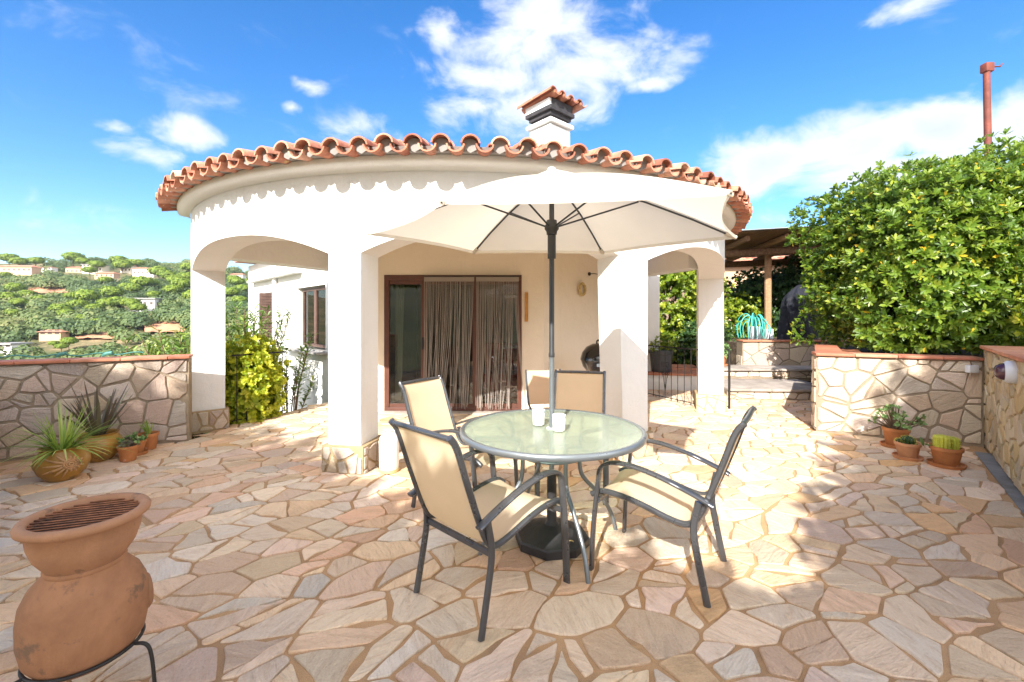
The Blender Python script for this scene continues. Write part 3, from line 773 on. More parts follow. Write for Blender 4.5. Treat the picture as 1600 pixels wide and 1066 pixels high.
# chimney
ch = MB(); Cm = TM((.60-CX, 6.98-CY, 0), R(42))
ch.box(-.225, .225, -.225, .225, 3.3, 4.36, Cm, b=.012); cho = ch.build('chimney', M['white'], H, 40)
b = MB(); b.box(-.27, .27, -.27, .27, 4.38, 4.44, Cm, b=.015); b.build('chimney_collar', M['white'], cho, 40)
b = MB()
Cm = TM((.60-CX, 6.98-CY, 0), R(-48))
for (hx, hy, z0, z1) in ((.20, .20, 4.441, 4.50), (.235, .235, 4.50, 4.56), (.275, .275, 4.56, 4.62)): b.box(-hx, hx, -hy, hy, z0, z1, Cm, b=.005)
b.build('cowl_base', M['roof_dark'], cho)
b = MB()
b.box(-.27, .24, -.275, -.225, 4.621, 4.725, Cm); b.build('cowl_side', M['white'], cho)
b = MB(); b.box(-.25, .26, -.223, .24, 4.621, 4.735, Cm); b.build('flue_opening', M['roof_dark'], cho)
b = MB(); rg = random.Random(3)
for j in range(4):
    y = -.30 + j*.2
    for up, yy, dz in ((True, y, .0), (False, y+.1, .03)):
        vs = []; n = 8; m = n+1
        sl_ = .05
        for (xx, z, ww) in ((-.36, 4.72, .08), (.36, 4.72+sl_, .075)):
            for rad in (ww, ww-.014):
                for q in range(m):
                    a = PI*q/n; vs.append((xx, yy+math.cos(a)*rad, z+dz+(math.sin(a) if up else -math.sin(a)*.7)*rad))
        fs = []
        for q in range(n): fs += [(q, q+1, 2*m+q+1, 2*m+q), (m+q, 3*m+q, 3*m+q+1, m+q+1), (q, m+q, m+q+1, q+1), (2*m+q, 2*m+q+1, 3*m+q+1, 3*m+q)]
        b.add(vs, fs, Cm, 0, rg.random()*.8)
b.build('chimney_tiles', M['tile'], cho, 50)
# sliding door
def wbox(mb, x0, x1, y0, y1, z0, z1, **kw): mb.box(x0-CX, x1-CX, y0-CY, y1-CY, z0, z1, **kw)
d = MB(); y0, y1 = BWY-.015, BWY+.07
wbox(d, DX0, DX1, y0, y1, DH-.075, DH, b=.006); wbox(d, DX0, DX1, y0, y1, .0, .075, b=.006)
for a, c in ((DX0, DX0+.075), (DX1-.07, DX1)): wbox(d, a, c, y0+.001, y1-.001, .074, DH-.074, b=.006)
wbox(d, -1.36, -1.27, y0-.012, y1+.01, .074, DH-.074, b=.006); wbox(d, -.59, -.50, y0-.012, y1+.01, .074, DH-.074, b=.006)
wbox(d, -1.84, -1.36, y0+.02, y1-.02, .074, .13); wbox(d, -1.84, -1.36, y0+.02, y1-.02, DH-.14, DH-.074)
wbox(d, -1.27, -.59, y0+.02, y1-.02, .074, .13); wbox(d, -1.27, -.59, y0+.02, y1-.02, DH-.14, DH-.074)
wbox(d, -.50, .075, y0+.02, y1-.02, .074, .13); wbox(d, -.50, .075, y0+.02, y1-.02, DH-.14, DH-.074)
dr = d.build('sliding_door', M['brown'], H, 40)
for a, c in ((-1.84, -1.36), (-1.27, -.59), (-.50, .075)):
    p = MB(); wbox(p, a, c, BWY+.022, BWY+.030, .13, DH-.14); p.build('pane', M['glass'], dr)
p = MB(); wbox(p, -1.345, -1.32, y0-.05, y0-.012, .95, 1.13, b=.006); p.build('handle', M['black'], dr)
p = MB(); wbox(p, DX0-.04, DX1+.04, BWY-.16, BWY-.016, -.01, .028, b=.005); p.build('door_sill', M['step'], H)
# room behind the glass
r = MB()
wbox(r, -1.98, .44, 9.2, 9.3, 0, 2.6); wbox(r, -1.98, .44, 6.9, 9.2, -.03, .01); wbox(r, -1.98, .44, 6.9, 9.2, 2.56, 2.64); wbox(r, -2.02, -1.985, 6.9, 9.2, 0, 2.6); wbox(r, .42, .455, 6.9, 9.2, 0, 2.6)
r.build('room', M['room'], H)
def folds(x0, x1, y, z0, z1, amp, per, n=60, taper=0, mat='drape'):
    vs = []; fs = []
    for j in range(9):
        t = j/8; z = z1+(z0-z1)*t; xe = x0+(x1-x0)*(1-taper*t)
        for i in range(n+1):
            u = i/n; vs.append((x0+(xe-x0)*u-CX, y+amp*math.sin(u*2*PI*per+.5*math.sin(3*t))-CY, z))
    for j in range(8):
        for i in range(n): fs.append((j*(n+1)+i, j*(n+1)+i+1, (j+1)*(n+1)+i+1, (j+1)*(n+1)+i))
    return MB().add(vs, fs)
folds(-1.85, -1.70, 6.98, .12, 1.98, .03, 4, taper=.35).build('drape', M['drape'], H, 60)
b = MB(); wbox(b, -.5, .2, 7.6, 8.2, .01, .45, b=.05); wbox(b, -.5, .2, 8.1, 8.3, .45, .95, b=.05); tag(b.build('armchair', M['redcloth'], None, 40, loc=(CX, CY, 0)), 'red armchair dimly visible through the right glass door panel', 'armchair')

# ------------------------------------------------------------------ string curtains
def string_curtain(x0, x1, seed, label, gather):
    rg = random.Random(seed); t = empty('string_curtain', label, 'curtain', ((x0+x1)/2, BWY-.09, 0), group=None)
    xc = (x0+x1)/2; b = MB()
    b.tube([(x0-xc-.02, 0, 2.035), (x1-xc+.03, 0, 2.035)], .009, 8); b.build('rod', M['poledark'], t)
    b = MB(); n = 54
    b.box(x0-xc, x1-xc, -.004, .004, 1.955, 2.02)
    for i in range(n):
        u = (i+rg.uniform(-.4, .4))/n; xs = x0-xc+(x1-x0)*u; g = gather(u, rg); y = rg.uniform(-.018, .014); ph = rg.uniform(0, 6); zl = rg.uniform(.06, .16)
        pts = []
        for j in range(9):
            s = j/8; z = 1.96+(zl-1.96)*s
            pts.append((xs+(g-(xs))*(s**1.6)*.8 + .010*math.sin(ph+s*5)*s, y+.012*math.sin(ph*2+s*3)*s-.02*s, z))
        b.bar(pts, rg.uniform(.004, .0075), .003, lat=(1, 0, 0))
    b.build('strings', M['string'], t)
def ga(u, rg):
    c = [-.30, -.17, .02, .17]; i = min(3, int(u*4+rg.gauss(0, .25))); return c[max(0, i)] + (u-.5)*.12 + rg.gauss(0, .018)
def gb(u, rg):
    if u > .88: return .42 + rg.gauss(0, .015)
    c = [-.24, -.13, .0, .12]; i = max(0, min(3, int(u*4+rg.gauss(0, .25)))); return c[i] + (u-.45)*.10 + rg.gauss(0, .02)
string_curtain(-1.30, -.56, 2, 'left ecru string curtain hanging over the middle glass door panel', ga)
string_curtain(-.53, .10, 6, 'right ecru string curtain over the right door panel, one strand pulled aside', gb)
b = MB(); b.box(-.025, .025, -.02, 0, 0, .44, b=.006); o = b.build('wall_plaque', M['orange'], None, 40, loc=(.215, BWY-.001, 1.36)); tag(o, 'narrow orange wooden strip plaque on the porch wall right of the door', 'plaque')
# wreath
Mr2 = Matrix.Rotation(math.atan2(2.35, 2.29), 4, 'Z')
b = MB(); rg = random.Random(8)
for kx in range(5): b.tube([((.075+.012*math.sin(a*3+kx))*math.cos(a), -.02+.014*math.cos(a*5+kx*2), (.095+.012*math.sin(a*4+kx*1.7))*math.sin(a)) for a in [2*PI*i/36 for i in range(36)]], .011, 6, Mr2, closed=True)
tag(b.build('straw_wreath', M['straw'], None, 60, loc=(1.144, 7.29, 1.89)), 'small oval straw wreath hung on the cream porch wall', 'wreath')
b = MB(); b.tube([(0, 0, 0), (.0, -.06, .0), (.03, -.10, .0), (.17, -.11, -.01)], .007, 8, Mr2); b.lathe([(0, 0), (.03, 0), (.03, .02), (0, .02)], 12, Mr2 @ TM((0, 0, 0), rx=R(90)))
tag(b.build('wall_hook', M['iron'], None, 40, loc=(1.30, 7.46, 2.16)), 'black iron hook bracket above the straw wreath', 'hook')

# ------------------------------------------------------------------ kettle barbecue
t = empty('kettle_barbecue', 'round black kettle barbecue half hidden behind the right porch pillar', 'barbecue', (1.27, 6.35, 0))
b = MB(); b.lathe([(0, .60), (.10, .605), (.19, .65), (.25, .72), (.275, .80), (.278, .815)], 40); b.build('bowl', M['enamel'], t, 60)
b = MB(); b.lathe([(.285, .815), (.283, .835), (.26, .92), (.20, 1.0), (.11, 1.045), (0, 1.055)], 40); b.build('lid', M['enamel'], t, 60)
b = MB(); b.tube(chaikin([(-.05, 0, 1.045), (-.05, 0, 1.10), (.05, 0, 1.10), (.05, 0, 1.045)]), .012, 8); b.build('lid_handle', M['black'], t, 60)
for a in (30, 150, 270):
    b = MB(); b.tube([(.2*math.cos(R(a)), .2*math.sin(R(a)), .66), (.3*math.cos(R(a)), .3*math.sin(R(a)), .0)], .012, 8); b.build('leg', M['silver'], t, 60)
b = MB(); b.box(-.10, -.04, -.262, -.25, .74, .78); b.build('latch', M['silver'], t)

# ------------------------------------------------------------------ garden chairs
def make_chair(label):
    t = empty('garden_chair', label, 'chair')
    W = .225
    rail = chaikin([(0, .30, .405), (0, .24, .445), (0, .05, .425), (0, -.15, .365), (0, -.235, .365), (0, -.285, .44), (0, -.385, .71), (0, -.435, .865), (0, -.475, .91)], 2)
    for s in (-1, 1):
        b = MB(); b.bar([(s*W, p.y, p.z) for p in rail], .026, .030); b.build('side_rail', M['frame'], t, 45)
        arm = chaikin([(s*.262, .285, 0), (s*.262, .275, .25), (s*.262, .245, .50), (s*.262, .235, .595), (s*.262, .13, .63), (s*.262, -.05, .605), (s*.262, -.24, .545), (s*.262, -.345, .50)], 3)
        b = MB(); b.bar(arm, .042, .018); b.build('armrest', M['frame'], t, 45)
        leg = chaikin([(s*.245, -.315, 0), (s*.245, -.27, .22), (s*.245, -.245, .36), (s*.245, -.275, .50)], 2)
        b = MB(); b.bar(leg, .022, .034); b.build('rear_leg', M['frame'], t, 45)
    b = MB(); b.bar([(-.235, -.245, .345), (.235, -.245, .345)], .034, .020, lat=(0, 0, 1)); b.build('rear_crossbar', M['frame'], t, 45)
    b = MB(); b.bar([(-.26, .245, .395), (.26, .245, .395)], .030, .018, lat=(0, 0, 1)); b.build('front_crossbar', M['frame'], t, 45)
    b = MB(); b.tube([(-.225, -.466, .900), (0, -.471, .903), (.225, -.466, .900)], .013, 10); b.build('top_rail', M['frame'], t, 45)
    def sling(pts, name, sag):
        n = 10; vs = []; fs = []
        for i, p in enumerate(pts):
            tt = (pts[min(i+1, len(pts)-1)]-pts[max(i-1, 0)]).normalized(); nn = Vector((0, -tt.z, tt.y))
            for j in range(n+1):
                u = j/n*2-1; s = sag*(1-u*u); q = p - nn*s*(1 if nn.z > 0 or nn.y > 0 else -1); vs.append((u*.214, q.y, q.z))
        m = n+1
        for i in range(len(pts)-1):
            for j in range(n): fs.append((i*m+j, i*m+j+1, (i+1)*m+j+1, (i+1)*m+j))
        o = MB().add(vs, fs).build(name, M['sling'], t, 60)
    k0 = min(range(len(rail)), key=lambda i: abs(rail[i].y+.20)+abs(rail[i].z-.362))
    sling(rail[:k0+1], 'seat', .018); sling(rail[k0:], 'backrest', .012)
    return t
def copy_tree(o, parent=None):
    c = o.copy(); COL.objects.link(c); c.parent = parent
    for chd in o.children: copy_tree(chd, c)
    return c
def chair_at(o, c, f):
    o.location = (c[0], c[1], .010); o.rotation_euler = (0, 0, math.atan2(-f[0], f[1]))
c0 = make_chair('garden chair nearest the viewer, seen from behind, its mesh back glowing tan'); GR = 'sling garden chairs round the glass table'
c0['group'] = GR; chair_at(c0, (-.095, 2.325), (.69, .725))
for lab, c, f in (('garden chair right of the table in full sun, seen from its side', (.828, 2.53), (-.828, .56)),
                  ('garden chair left behind the table, cream mesh back facing the table', (-.34, 3.33), (.85, -.53)),
                  ('garden chair in umbrella shade between the table and the right pillar', (.52, 3.66), (-.24, -.97))):
    o = copy_tree(c0); o['label'] = lab; chair_at(o, c, f)
# low wooden chair behind
t = empty('low_chair', 'low tan canvas chair partly hidden behind the umbrella pole', 'chair', (.44, 4.95, .01), R(12))
b = MB(); b.box(-.21, .21, -.20, .22, .34, .36, b=.006); b.build('seat', M['sling'], t)
b = MB(); b.bar([(0, .22, .40), (0, .27, .60), (0, .33, .78)], .40, .008); b.build('backrest', M['sling'], t)
for s in (-1, 1):
    b = MB(); b.bar([(s*.21, -.25, 0), (s*.21, .12, .38), (s*.21, .22, .42), (s*.21, .335, .79)], .022, .026); b.build('side_rail', M['frame'], t)
    b = MB(); b.bar([(s*.21, .30, 0), (s*.21, -.20, .37)], .022, .026); b.build('leg', M['frame'], t)

# ------------------------------------------------------------------ table
TX, TY = .25, 2.78
t = empty('garden_table', 'round garden table with frosted green glass top and curved grey legs', 'table', (TX, TY, .01))
b = MB(); b.lathe([(.022, .706), (.022, .713), (.548, .713), (.548, .706), (.022, .706)], 80); b.build('glass_top', M['frost'], t, 40)
b = MB(); b.lathe([(.548, .716), (.562, .720), (.573, .715), (.576, .70), (.573, .685), (.560, .680), (.548, .684), (.548, .716)], 96); b.build('rim', M['silver'], t, 60)
b = MB(); b.lathe([(.022, .719), (.032, .719), (.034, .700), (.022, .700), (.022, .719)], 24); b.build('pole_collar', M['pwhite'], t, 60)
for i in range(4):
    a = R(-70.6+90*i); c, s = math.cos(a), math.sin(a)
    p = chaikin([(r*c, r*s, z) for r, z in ((.50, .69), (.33, .675), (.215, .665), (.195, .60), (.195, .46), (.215, .38), (.33, .27), (.43, .13), (.465, .0))], 3)
    b = MB(); b.tube(p, .0135, 10); b.build('leg', M['silver'], t, 60)
b = MB(); b.tube([(.20*math.cos(q), .20*math.sin(q), .555) for q in [2*PI*i/40 for i in range(40)]], .009, 8, closed=True)
for i in range(4):
    a = R(-70.6+90*i); b.tube([(.20*math.cos(a+.78), .20*math.sin(a+.78), .555), (.40*math.cos(a+.78), .40*math.sin(a+.78), .685)], .008, 8)
b.build('brace', M['silver'], t, 60)
def candle(x, y, lab):
    t = empty('candle_jar', lab, 'candle', (x, y, .728), group='white candle jars on the glass table')
    b = MB(); b.lathe([(0, 0), (.034, 0), (.038, .004), (.039, .082), (.036, .084), (.036, .07), (0, .07)], 32); b.build('jar', M['wax'], t, 60)
    b = MB(); b.lathe([(0, .0845), (.041, .0845), (.042, .088), (.041, .098), (.03, .101), (0, .101)], 32); b.build('lid', M['lampwhite'], t, 60)
candle(.172, 2.85, 'white candle jar left of the umbrella pole on the glass table'); candle(.287, 2.70, 'white candle jar right of the umbrella pole on the glass table')

# ------------------------------------------------------------------ umbrella
DZ = .535; tips = []
for px, v in ((575, 135), (740, 105), (942, 104), (1150, 129), (1142, 200), (690, 185)):
    Y = DZ*FP/v; tips.append(Vector(((px-800)/FP*Y, Y, CH+DZ)))
AP = Vector((TX, TY-.02, 2.315))
t = empty('garden_umbrella', 'open off-white hexagonal parasol standing through the glass table', 'umbrella', (TX, TY, .01)); Ti = Matrix.Translation((-TX, -TY, -.01))
b = MB(); b.tube([(0, 0, .06), (0, 0, 1.16)], .016, 16); b.build('lower_pole', M['silver'], t, 60)
b = MB(); b.tube([(0, 0, 1.16), (0, 0, 1.18), (0, 0, 1.19), (0, 0, 2.28)], [.019, .019, .016, .016], 16); b.build('upper_pole', M['poledark'], t, 60)  # darker than the lower pole: canopy shade put into the colour
b = MB(); b.lathe([(.0165, 1.93), (.032, 1.93), (.034, 1.95), (.045, 1.965), (.045, 1.985), (.034, 2.0), (.032, 2.02), (.019, 2.02)], 20); b.lathe([(.019, 1.78), (.026, 1.78), (.026, 1.925), (.019, 1.925)], 20); b.build('runner_hub', M['black'], t, 60)
vs = [tuple(Ti @ AP)]; fs = []; NR, NS = 14, 10
ring0 = None; b = MB()
for i in range(6):
    A, B = tips[i], tips[(i+1) % 6]
    g = []
    for r_ in range(NR+1):
        u = r_/NR; row = []
        for j in range(NS+1):
            s = j/NS; e = A.lerp(B, s); dip = 4*s*(1-s)
            e = e.lerp(Vector((AP.x, AP.y, e.z)), .055*dip*u)           # hem curves inward between the ribs
            p = AP.lerp(e, u); p.z += -.018*dip*math.sin(PI*min(1, u*1.0))*1.0 + .035*math.sin(PI*u)
            row.append(tuple(Ti @ p))
        g.append(row)
    vs = [q for row in g for q in row]; m = NS+1
    fs = [(r_*m+j, r_*m+j+1, (r_+1)*m+j+1, (r_+1)*m+j) for r_ in range(NR) for j in range(NS)]
    b.add(vs, fs)
    for s_ in range(NS):   # hem band
        p, q = Vector(g[NR][s_]), Vector(g[NR][s_+1]); b.add([p, q, q+Vector((0, 0, -.022)), p+Vector((0, 0, -.022))], [(0, 1, 2, 3)])
o = b.build('canopy', M['canvas'], t, 30)
v = MB()
for i in range(6):
    A, B = tips[i], tips[(i+1) % 6]; g = []
    for u in (0, .5, 1):
        for j in range(7):
            s = j/6; e = A.lerp(B, s); p = AP.lerp(e, .20*u); p.z += .035 - .02*u - .012*4*s*(1-s)*u; g.append(tuple(Ti @ p))
    v.add(g, [(r_*7+j, r_*7+j+1, (r_+1)*7+j+1, (r_+1)*7+j) for r_ in range(2) for j in range(6)])
v.build('vent_flap', M['canvas'], o, 60)
b = MB(); b.lathe([(0, 2.355), (.022, 2.35), (.03, 2.335), (.02, 2.30), (0, 2.30)], 20); b.build('finial', M['pwhite'], t, 60)
for i, tp in enumerate(tips):
    pts = []
    for u in (0.02, .25, .5, .75, 1.0):
        p = AP.lerp(tp, u); p.z += .035*math.sin(PI*u) - .016; pts.append(tuple(Ti @ p))
    b = MB(); b.tube(pts, .0065, 8); r_ = b.build('rib', M['poledark'], t, 60)
    u = .46; p = AP.lerp(tp, u); p.z += .035*math.sin(PI*u)-.028
    hb = Vector((AP.x, AP.y+.02, 1.99)); dd = (p-hb); dd.z = 0; dd.normalize()
    b = MB(); b.tube([tuple(Ti @ (hb+dd*.035)), tuple(Ti @ p)], .0058, 8); b.build('strut', M['poledark'], r_, 60)
    b = MB(); b.tube([tuple(Ti @ (tp+Vector((0, 0, -.014)))), tuple(Ti @ (AP.lerp(tp, .94)+Vector((0, 0, -.012))))], .014, 8); b.build('rib_pocket', M['canvas'], r_, 60)
bs = empty('umbrella_base', 'black octagonal umbrella base under the glass table', 'umbrella base', (TX, TY, .012))
oc = lambda r_: [(r_*math.cos(R(22.5+45*i+10)), r_*math.sin(R(22.5+45*i+10))) for i in range(8)]
b = MB(); rings = [(.235, 0), (.235, .045), (.225, .055), (.205, .06), (.13, .095), (.06, .11), (.045, .112)]
vs = []; fs = []
for r_, z in rings: vs += [(x, y, z) for x, y in oc(r_)]
for i in range(len(rings)-1):
    for j in range(8): fs.append((i*8+j, i*8+(j+1) % 8, (i+1)*8+(j+1) % 8, (i+1)*8+j))
fs.append(tuple((len(rings)-1)*8+j for j in range(8))); b.add(vs, fs); b.build('base_block', M['black'], bs, 25)
b = MB(); b.lathe([(.022, .10), (.045, .11), (.040, .12), (.031, .13), (.030, .41), (.034, .415), (.034, .43), (.0195, .43)], 24); b.build('sleeve', M['black'], bs, 50)
b = MB(); b.tube(chaikin([(.05, -.175, .077), (.06, -.185, .088), (.10, -.165, .088), (.115, -.16, .077)]), .0035, 6); b.build('base_handle', M['straw'], bs)

# ------------------------------------------------------------------ gas bottle
t = empty('gas_bottle', 'white gas bottle standing against the front porch pillar', 'gas bottle', (-1.13, 4.06, .01))
b = MB(); b.lathe([(0, .0), (.075, .0), (.085, .01), (.088, .05), (.09, .27), (.082, .315), (.055, .345), (.02, .352), (0, .352)], 36); b.build('body', M['pwhite'], t, 60)
b = MB(); b.lathe([(0, .35), (.016, .35), (.018, .375), (0, .377)], 16); b.tube([(-.05, 0, .33), (-.05, 0, .375), (.05, 0, .375), (.05, 0, .33)], .006, 8); b.build('valve', M['lampwhite'], t, 60)
b = MB(); b.lathe([(.0865, 0), (.0925, .004), (.0925, .03), (.0865, .03)], 36); b.build('foot_ring', M['straw'], t)

# ------------------------------------------------------------------ chimenea
t = empty('chimenea', 'weathered terracotta chimenea with iron grate on a black three-legged stand', 'chimenea', (-1.60, 1.66, .01))
b = MB(); b.lathe([(0, .12), (.08, .122), (.138, .145), (.170, .195), (.182, .26), (.183, .33), (.176, .385), (.157, .43), (.130, .462), (.114, .482), (.118, .492), (.113, .50), (.103, .49), (.10, .47), (.10, .44)], 64, tint=.45); b.build('body', M['chim'], t, 60)
b = MB(); b.lathe([(.112, .50), (.122, .515), (.142, .545), (.157, .59), (.163, .635), (.178, .648), (.188, .655), (.190, .668), (.184, .678), (.168, .682), (.156, .676), (.153, .66), (.150, .645)], 64, tint=.6); b.build('funnel', M['chim'], t, 60)
b = MB(); b.lathe([(.150, .645), (.140, .60), (.118, .54), (.10, .50), (.10, .46)], 48); b.build('sooty_lining', M['black'], t, 60)
b = MB(); ma = R(52); Mm = TM((.160*math.cos(ma), .160*math.sin(ma), .30), ma) @ Matrix.Rotation(R(90), 4, 'Y')
b.lathe([(.05, -.02), (.066, 0), (.07, .018), (.060, .028), (.048, .02), (.045, -.03)], 32, Mm, tint=.55); b.lathe([(0, .002), (.047, .002)], 32, Mm, tint=0); b.build('fire_mouth', M['chim'], t, 60)
b = MB()
for i in range(13):
    x = -.142+i*.02367; l = math.sqrt(max(0, .153**2-x*x))
    b.tube([(-l, x, .664), (l, x, .664)], .0031, 6, Matrix.Rotation(R(18), 4, 'Z'))
b.tube([(.15*math.cos(q), .15*math.sin(q), .657) for q in [2*PI*i/40 for i in range(40)]], .004, 6, closed=True); b.build('grate', M['rust'], t, 60)
b = MB(); b.lathe([(0, .47), (.10, .47)], 32); b.build('ash_bed', M['black'], t)
st = MB(); st.tube([(.166*math.cos(q), .166*math.sin(q), .172) for q in [2*PI*i/48 for i in range(48)]], .0065, 8, closed=True); sto = st.build('stand', M['iron'], t, 60)
for a in (5, 125, 245):
    c, s = math.cos(R(a)), math.sin(R(a)); b = MB(); b.tube(chaikin([(.164*c, .164*s, .172), (.215*c, .215*s, .172), (.232*c, .232*s, .12), (.242*c, .242*s, 0)]), .0065, 8); b.build('leg', M['iron'], sto, 60)
# ------------------------------------------------------------------ pots
def pot(name, label, cat, x, y, r, h, mat='terra', saucer=True, group=None, tint=.5, rz=0):
    t = empty(name, label, cat, (x, y, .01), rz, group)
    z = .0
    if saucer:
        b = MB(); b.lathe([(0, .004), (r*1.12, .0), (r*1.22, .03), (r*1.16, .032), (r*1.08, .012), (0, .012)], 36, tint=tint*.8); b.build('saucer', M[mat], t, 50); z = .012
    b = MB(); b.lathe([(0, z), (r*.72, z), (r*.76, z+.005), (r*.96, h*.80), (r*.98, h*.82), (r*1.06, h*.83), (r*1.07, h), (r*.97, h), (r*.94, h*.86), (0, h*.86)], 40, tint=tint); b.build('pot', M[mat], t, 45)
    b = MB(); b.lathe([(0, h*.90), (r*.9, h*.88)], 20); b.build('soil', M['soil'], t)
    return t, h*.88
def spiky(name, parent, mat, n, L, W, seed, z, r0=.03, up=(.15, 1.25), droop=.25, curve=8):
    rg = np.random.default_rng(seed); b = MB()
    for i in range(n):
        az = rg.random()*2*PI; el = rg.uniform(*up); l = L*rg.uniform(.6, 1.08); ww = W*rg.uniform(.7, 1.1)
        h = Vector((math.cos(az), math.sin(az), 0)); sdir = Vector((-h.y, h.x, 0)); vs = []; ti = rg.random()
        for j in range(curve+1):
            s = j/curve; p = h*(r0*rg.random()*0+r0) + h*(math.cos(el)*l*s) + Vector((0, 0, z+math.sin(el)*l*s - droop*l*s*s*math.cos(el)*1.4))
            wd = ww*(1-s)**.6*(.55+.45*min(1, s*4)); 
            vs += [tuple(p-sdir*wd/2+Vector((0, 0, wd*.25))), tuple(p), tuple(p+sdir*wd/2+Vector((0, 0, wd*.25)))]
        fs = []
        for j in range(curve): fs += [(j*3, j*3+1, j*3+4, j*3+3), (j*3+1, j*3+2, j*3+5, j*3+4)]
        b.add(vs, fs, None, 0, ti)
    return b.build(name, mat, parent, 60)
def bulbpot(label, x, y, r, h, mat, seed, sun=False, rz=0):
    t = empty('clay_bowl_planter', label, 'planter', (x, y, .01), rz)
    b = MB(); b.lathe([(0, 0), (r*.5, 0), (r*.56, .01), (r*.85, h*.25), (r*.995, h*.50), (r*.97, h*.68), (r*.82, h*.86), (r*.76, h*.92), (r*.80, h*.97), (r*.83, h), (r*.76, h), (r*.68, h*.93), (r*.68, h*.8)], 56, tint=.5)
    b.build('pot', M[mat], t, 60)
    b = MB(); b.lathe([(0, h*.88), (r*.69, h*.86)], 24); b.build('soil', M['soil'], t)
    if sun:
        b = MB(); zc = h*.56
        def on(a, dz, lift=0):       # point on the belly at angle a (0 = facing), height offset dz
            zz = zc+dz; rr = r*(.995-.55*((zz-h*.5)/h)**2*3.2)+lift
            return Vector((rr*math.sin(a), -rr*math.cos(a), zz))
        for i in range(16):
            q = 2*PI*i/16; L1, L2 = .055, .098 if i % 2 else .082
            L2 = L2*(1+.9*max(0, -math.cos(q))*1.3)
            p = [on(math.cos(q)*l/r, math.sin(q)*l*.8, .004+.004*math.sin(PI*kk/3)) for kk, l in enumerate((L1, L1+(L2-L1)*.33, L1+(L2-L1)*.66, L2))]
            b.tube(p, [.008, .010, .008, .003], 6, tint=.95)
        b.tube([on(math.cos(q)*.050/r, math.sin(q)*.050*.85, .005) for q in [2*PI*i/24 for i in range(24)]], .005, 6, closed=True, tint=.9)
        for ring in (.014, .030, .044):
            b.tube([on(math.cos(q)*ring/r, math.sin(q)*ring*.85, .007-.08*ring) for q in [2*PI*i/16 for i in range(16)]], .007, 6, closed=True, tint=1)
        b.build('sun_relief', M['gold'], t, 60)
    return t, h*.86
bt_, z_ = bulbpot('glazed ochre pot with a raised sun face and spiky green leaves', -3.93, 3.86, .185, .285, 'gold', 1, True, R(62))
spiky('leaves', bt_, M['l_blade'], 110, .50, .020, 4, z_, .03, (.25, 1.4), .30)
bt_, z_ = bulbpot('clay bowl with dark purple agave behind the sun-faced pot', -4.10, 4.38, .19, .27, 'gold', 2)
spiky('leaves', bt_, M['l_agave'], 34, .60, .048, 9, z_, .035, (.75, 1.45), .05)
PG = 'small terracotta pots by the left wall'
def succ(parent, z, n, r, seed, mat, L=.03, W=.016):
    rg = np.random.default_rng(seed); C = np.stack([rg.uniform(-r, r, n), rg.uniform(-r, r, n), z+rg.uniform(0, r*.9, n)], 1); Nn = np.stack([C[:, 0]*4/r*.3, C[:, 1]*4/r*.3, np.ones(n)], 1)
    P, D, U, L_, W_ = rosettes(rg, C, Nn, 9, L, W, .9)
    return leafmesh('foliage', P, D, U, L_, W_, np.repeat(rg.random(n), 1).repeat(1)[np.tile(np.arange(n), 9)], mat, parent)
p_, z_ = pot('potted_succulent', 'small terracotta pot of purple-green succulents, nearest of the small pots', 'potted plant', -3.79, 4.36, .082, .15, saucer=False, group=PG); succ(p_, z_, 26, .075, 3, M['l_agave']); succ(p_, z_+.01, 12, .08, 4, M['l_succ'])
p_, z_ = pot('potted_succulent', 'terracotta pot with saucer and low succulents between two other small pots', 'potted plant', -3.87, 4.55, .08, .15, group=PG); succ(p_, z_, 26, .07, 5, M['l_succ'])
p_, z_ = pot('potted_aloe', 'terracotta pot with upright green aloe spikes closest to the stone wall', 'potted plant', -3.90, 4.74, .085, .175, saucer=False, group=PG); spiky('leaves', p_, M['l_blade'], 16, .20, .026, 3, z_, .01, (.8, 1.45), .05)
# right hand group
p_, z_ = pot('potted_succulent', 'terracotta pot with bushy green succulent against the pale planter wall', 'potted plant', 4.20, 4.83, .115, .21)
rg = np.random.default_rng(5)
st = MB()
C = []
for i in range(46):
    a = rg.random()*2*PI; e = rg.uniform(.35, 1.5); l = rg.uniform(.14, .26); p = Vector((math.cos(a)*math.cos(e)*l*1.2, math.sin(a)*math.cos(e)*l*1.2, z_+math.sin(e)*l)); C.append(tuple(p))
    st.tube([(p.x*.12, p.y*.12, z_-.02), (p.x*.6, p.y*.6, z_+(p.z-z_)*.5), tuple(p)], [.006, .005, .004], 5)
st.build('stems', M['twig'], p_, 60); C = np.array(C); P, D, U, L_, W_ = rosettes(rg, C, C-np.array([0, 0, z_]), 11, .038, .018, .95)
leafmesh('foliage', P, D, U, L_, W_, rg.random(len(P)), M['l_succ'], p_)
p_, z_ = pot('potted_cactus', 'pale terracotta pot with a small dark round cactus in front of the bushy succulent', 'potted plant', 3.96, 4.42, .10, .165, tint=.9)
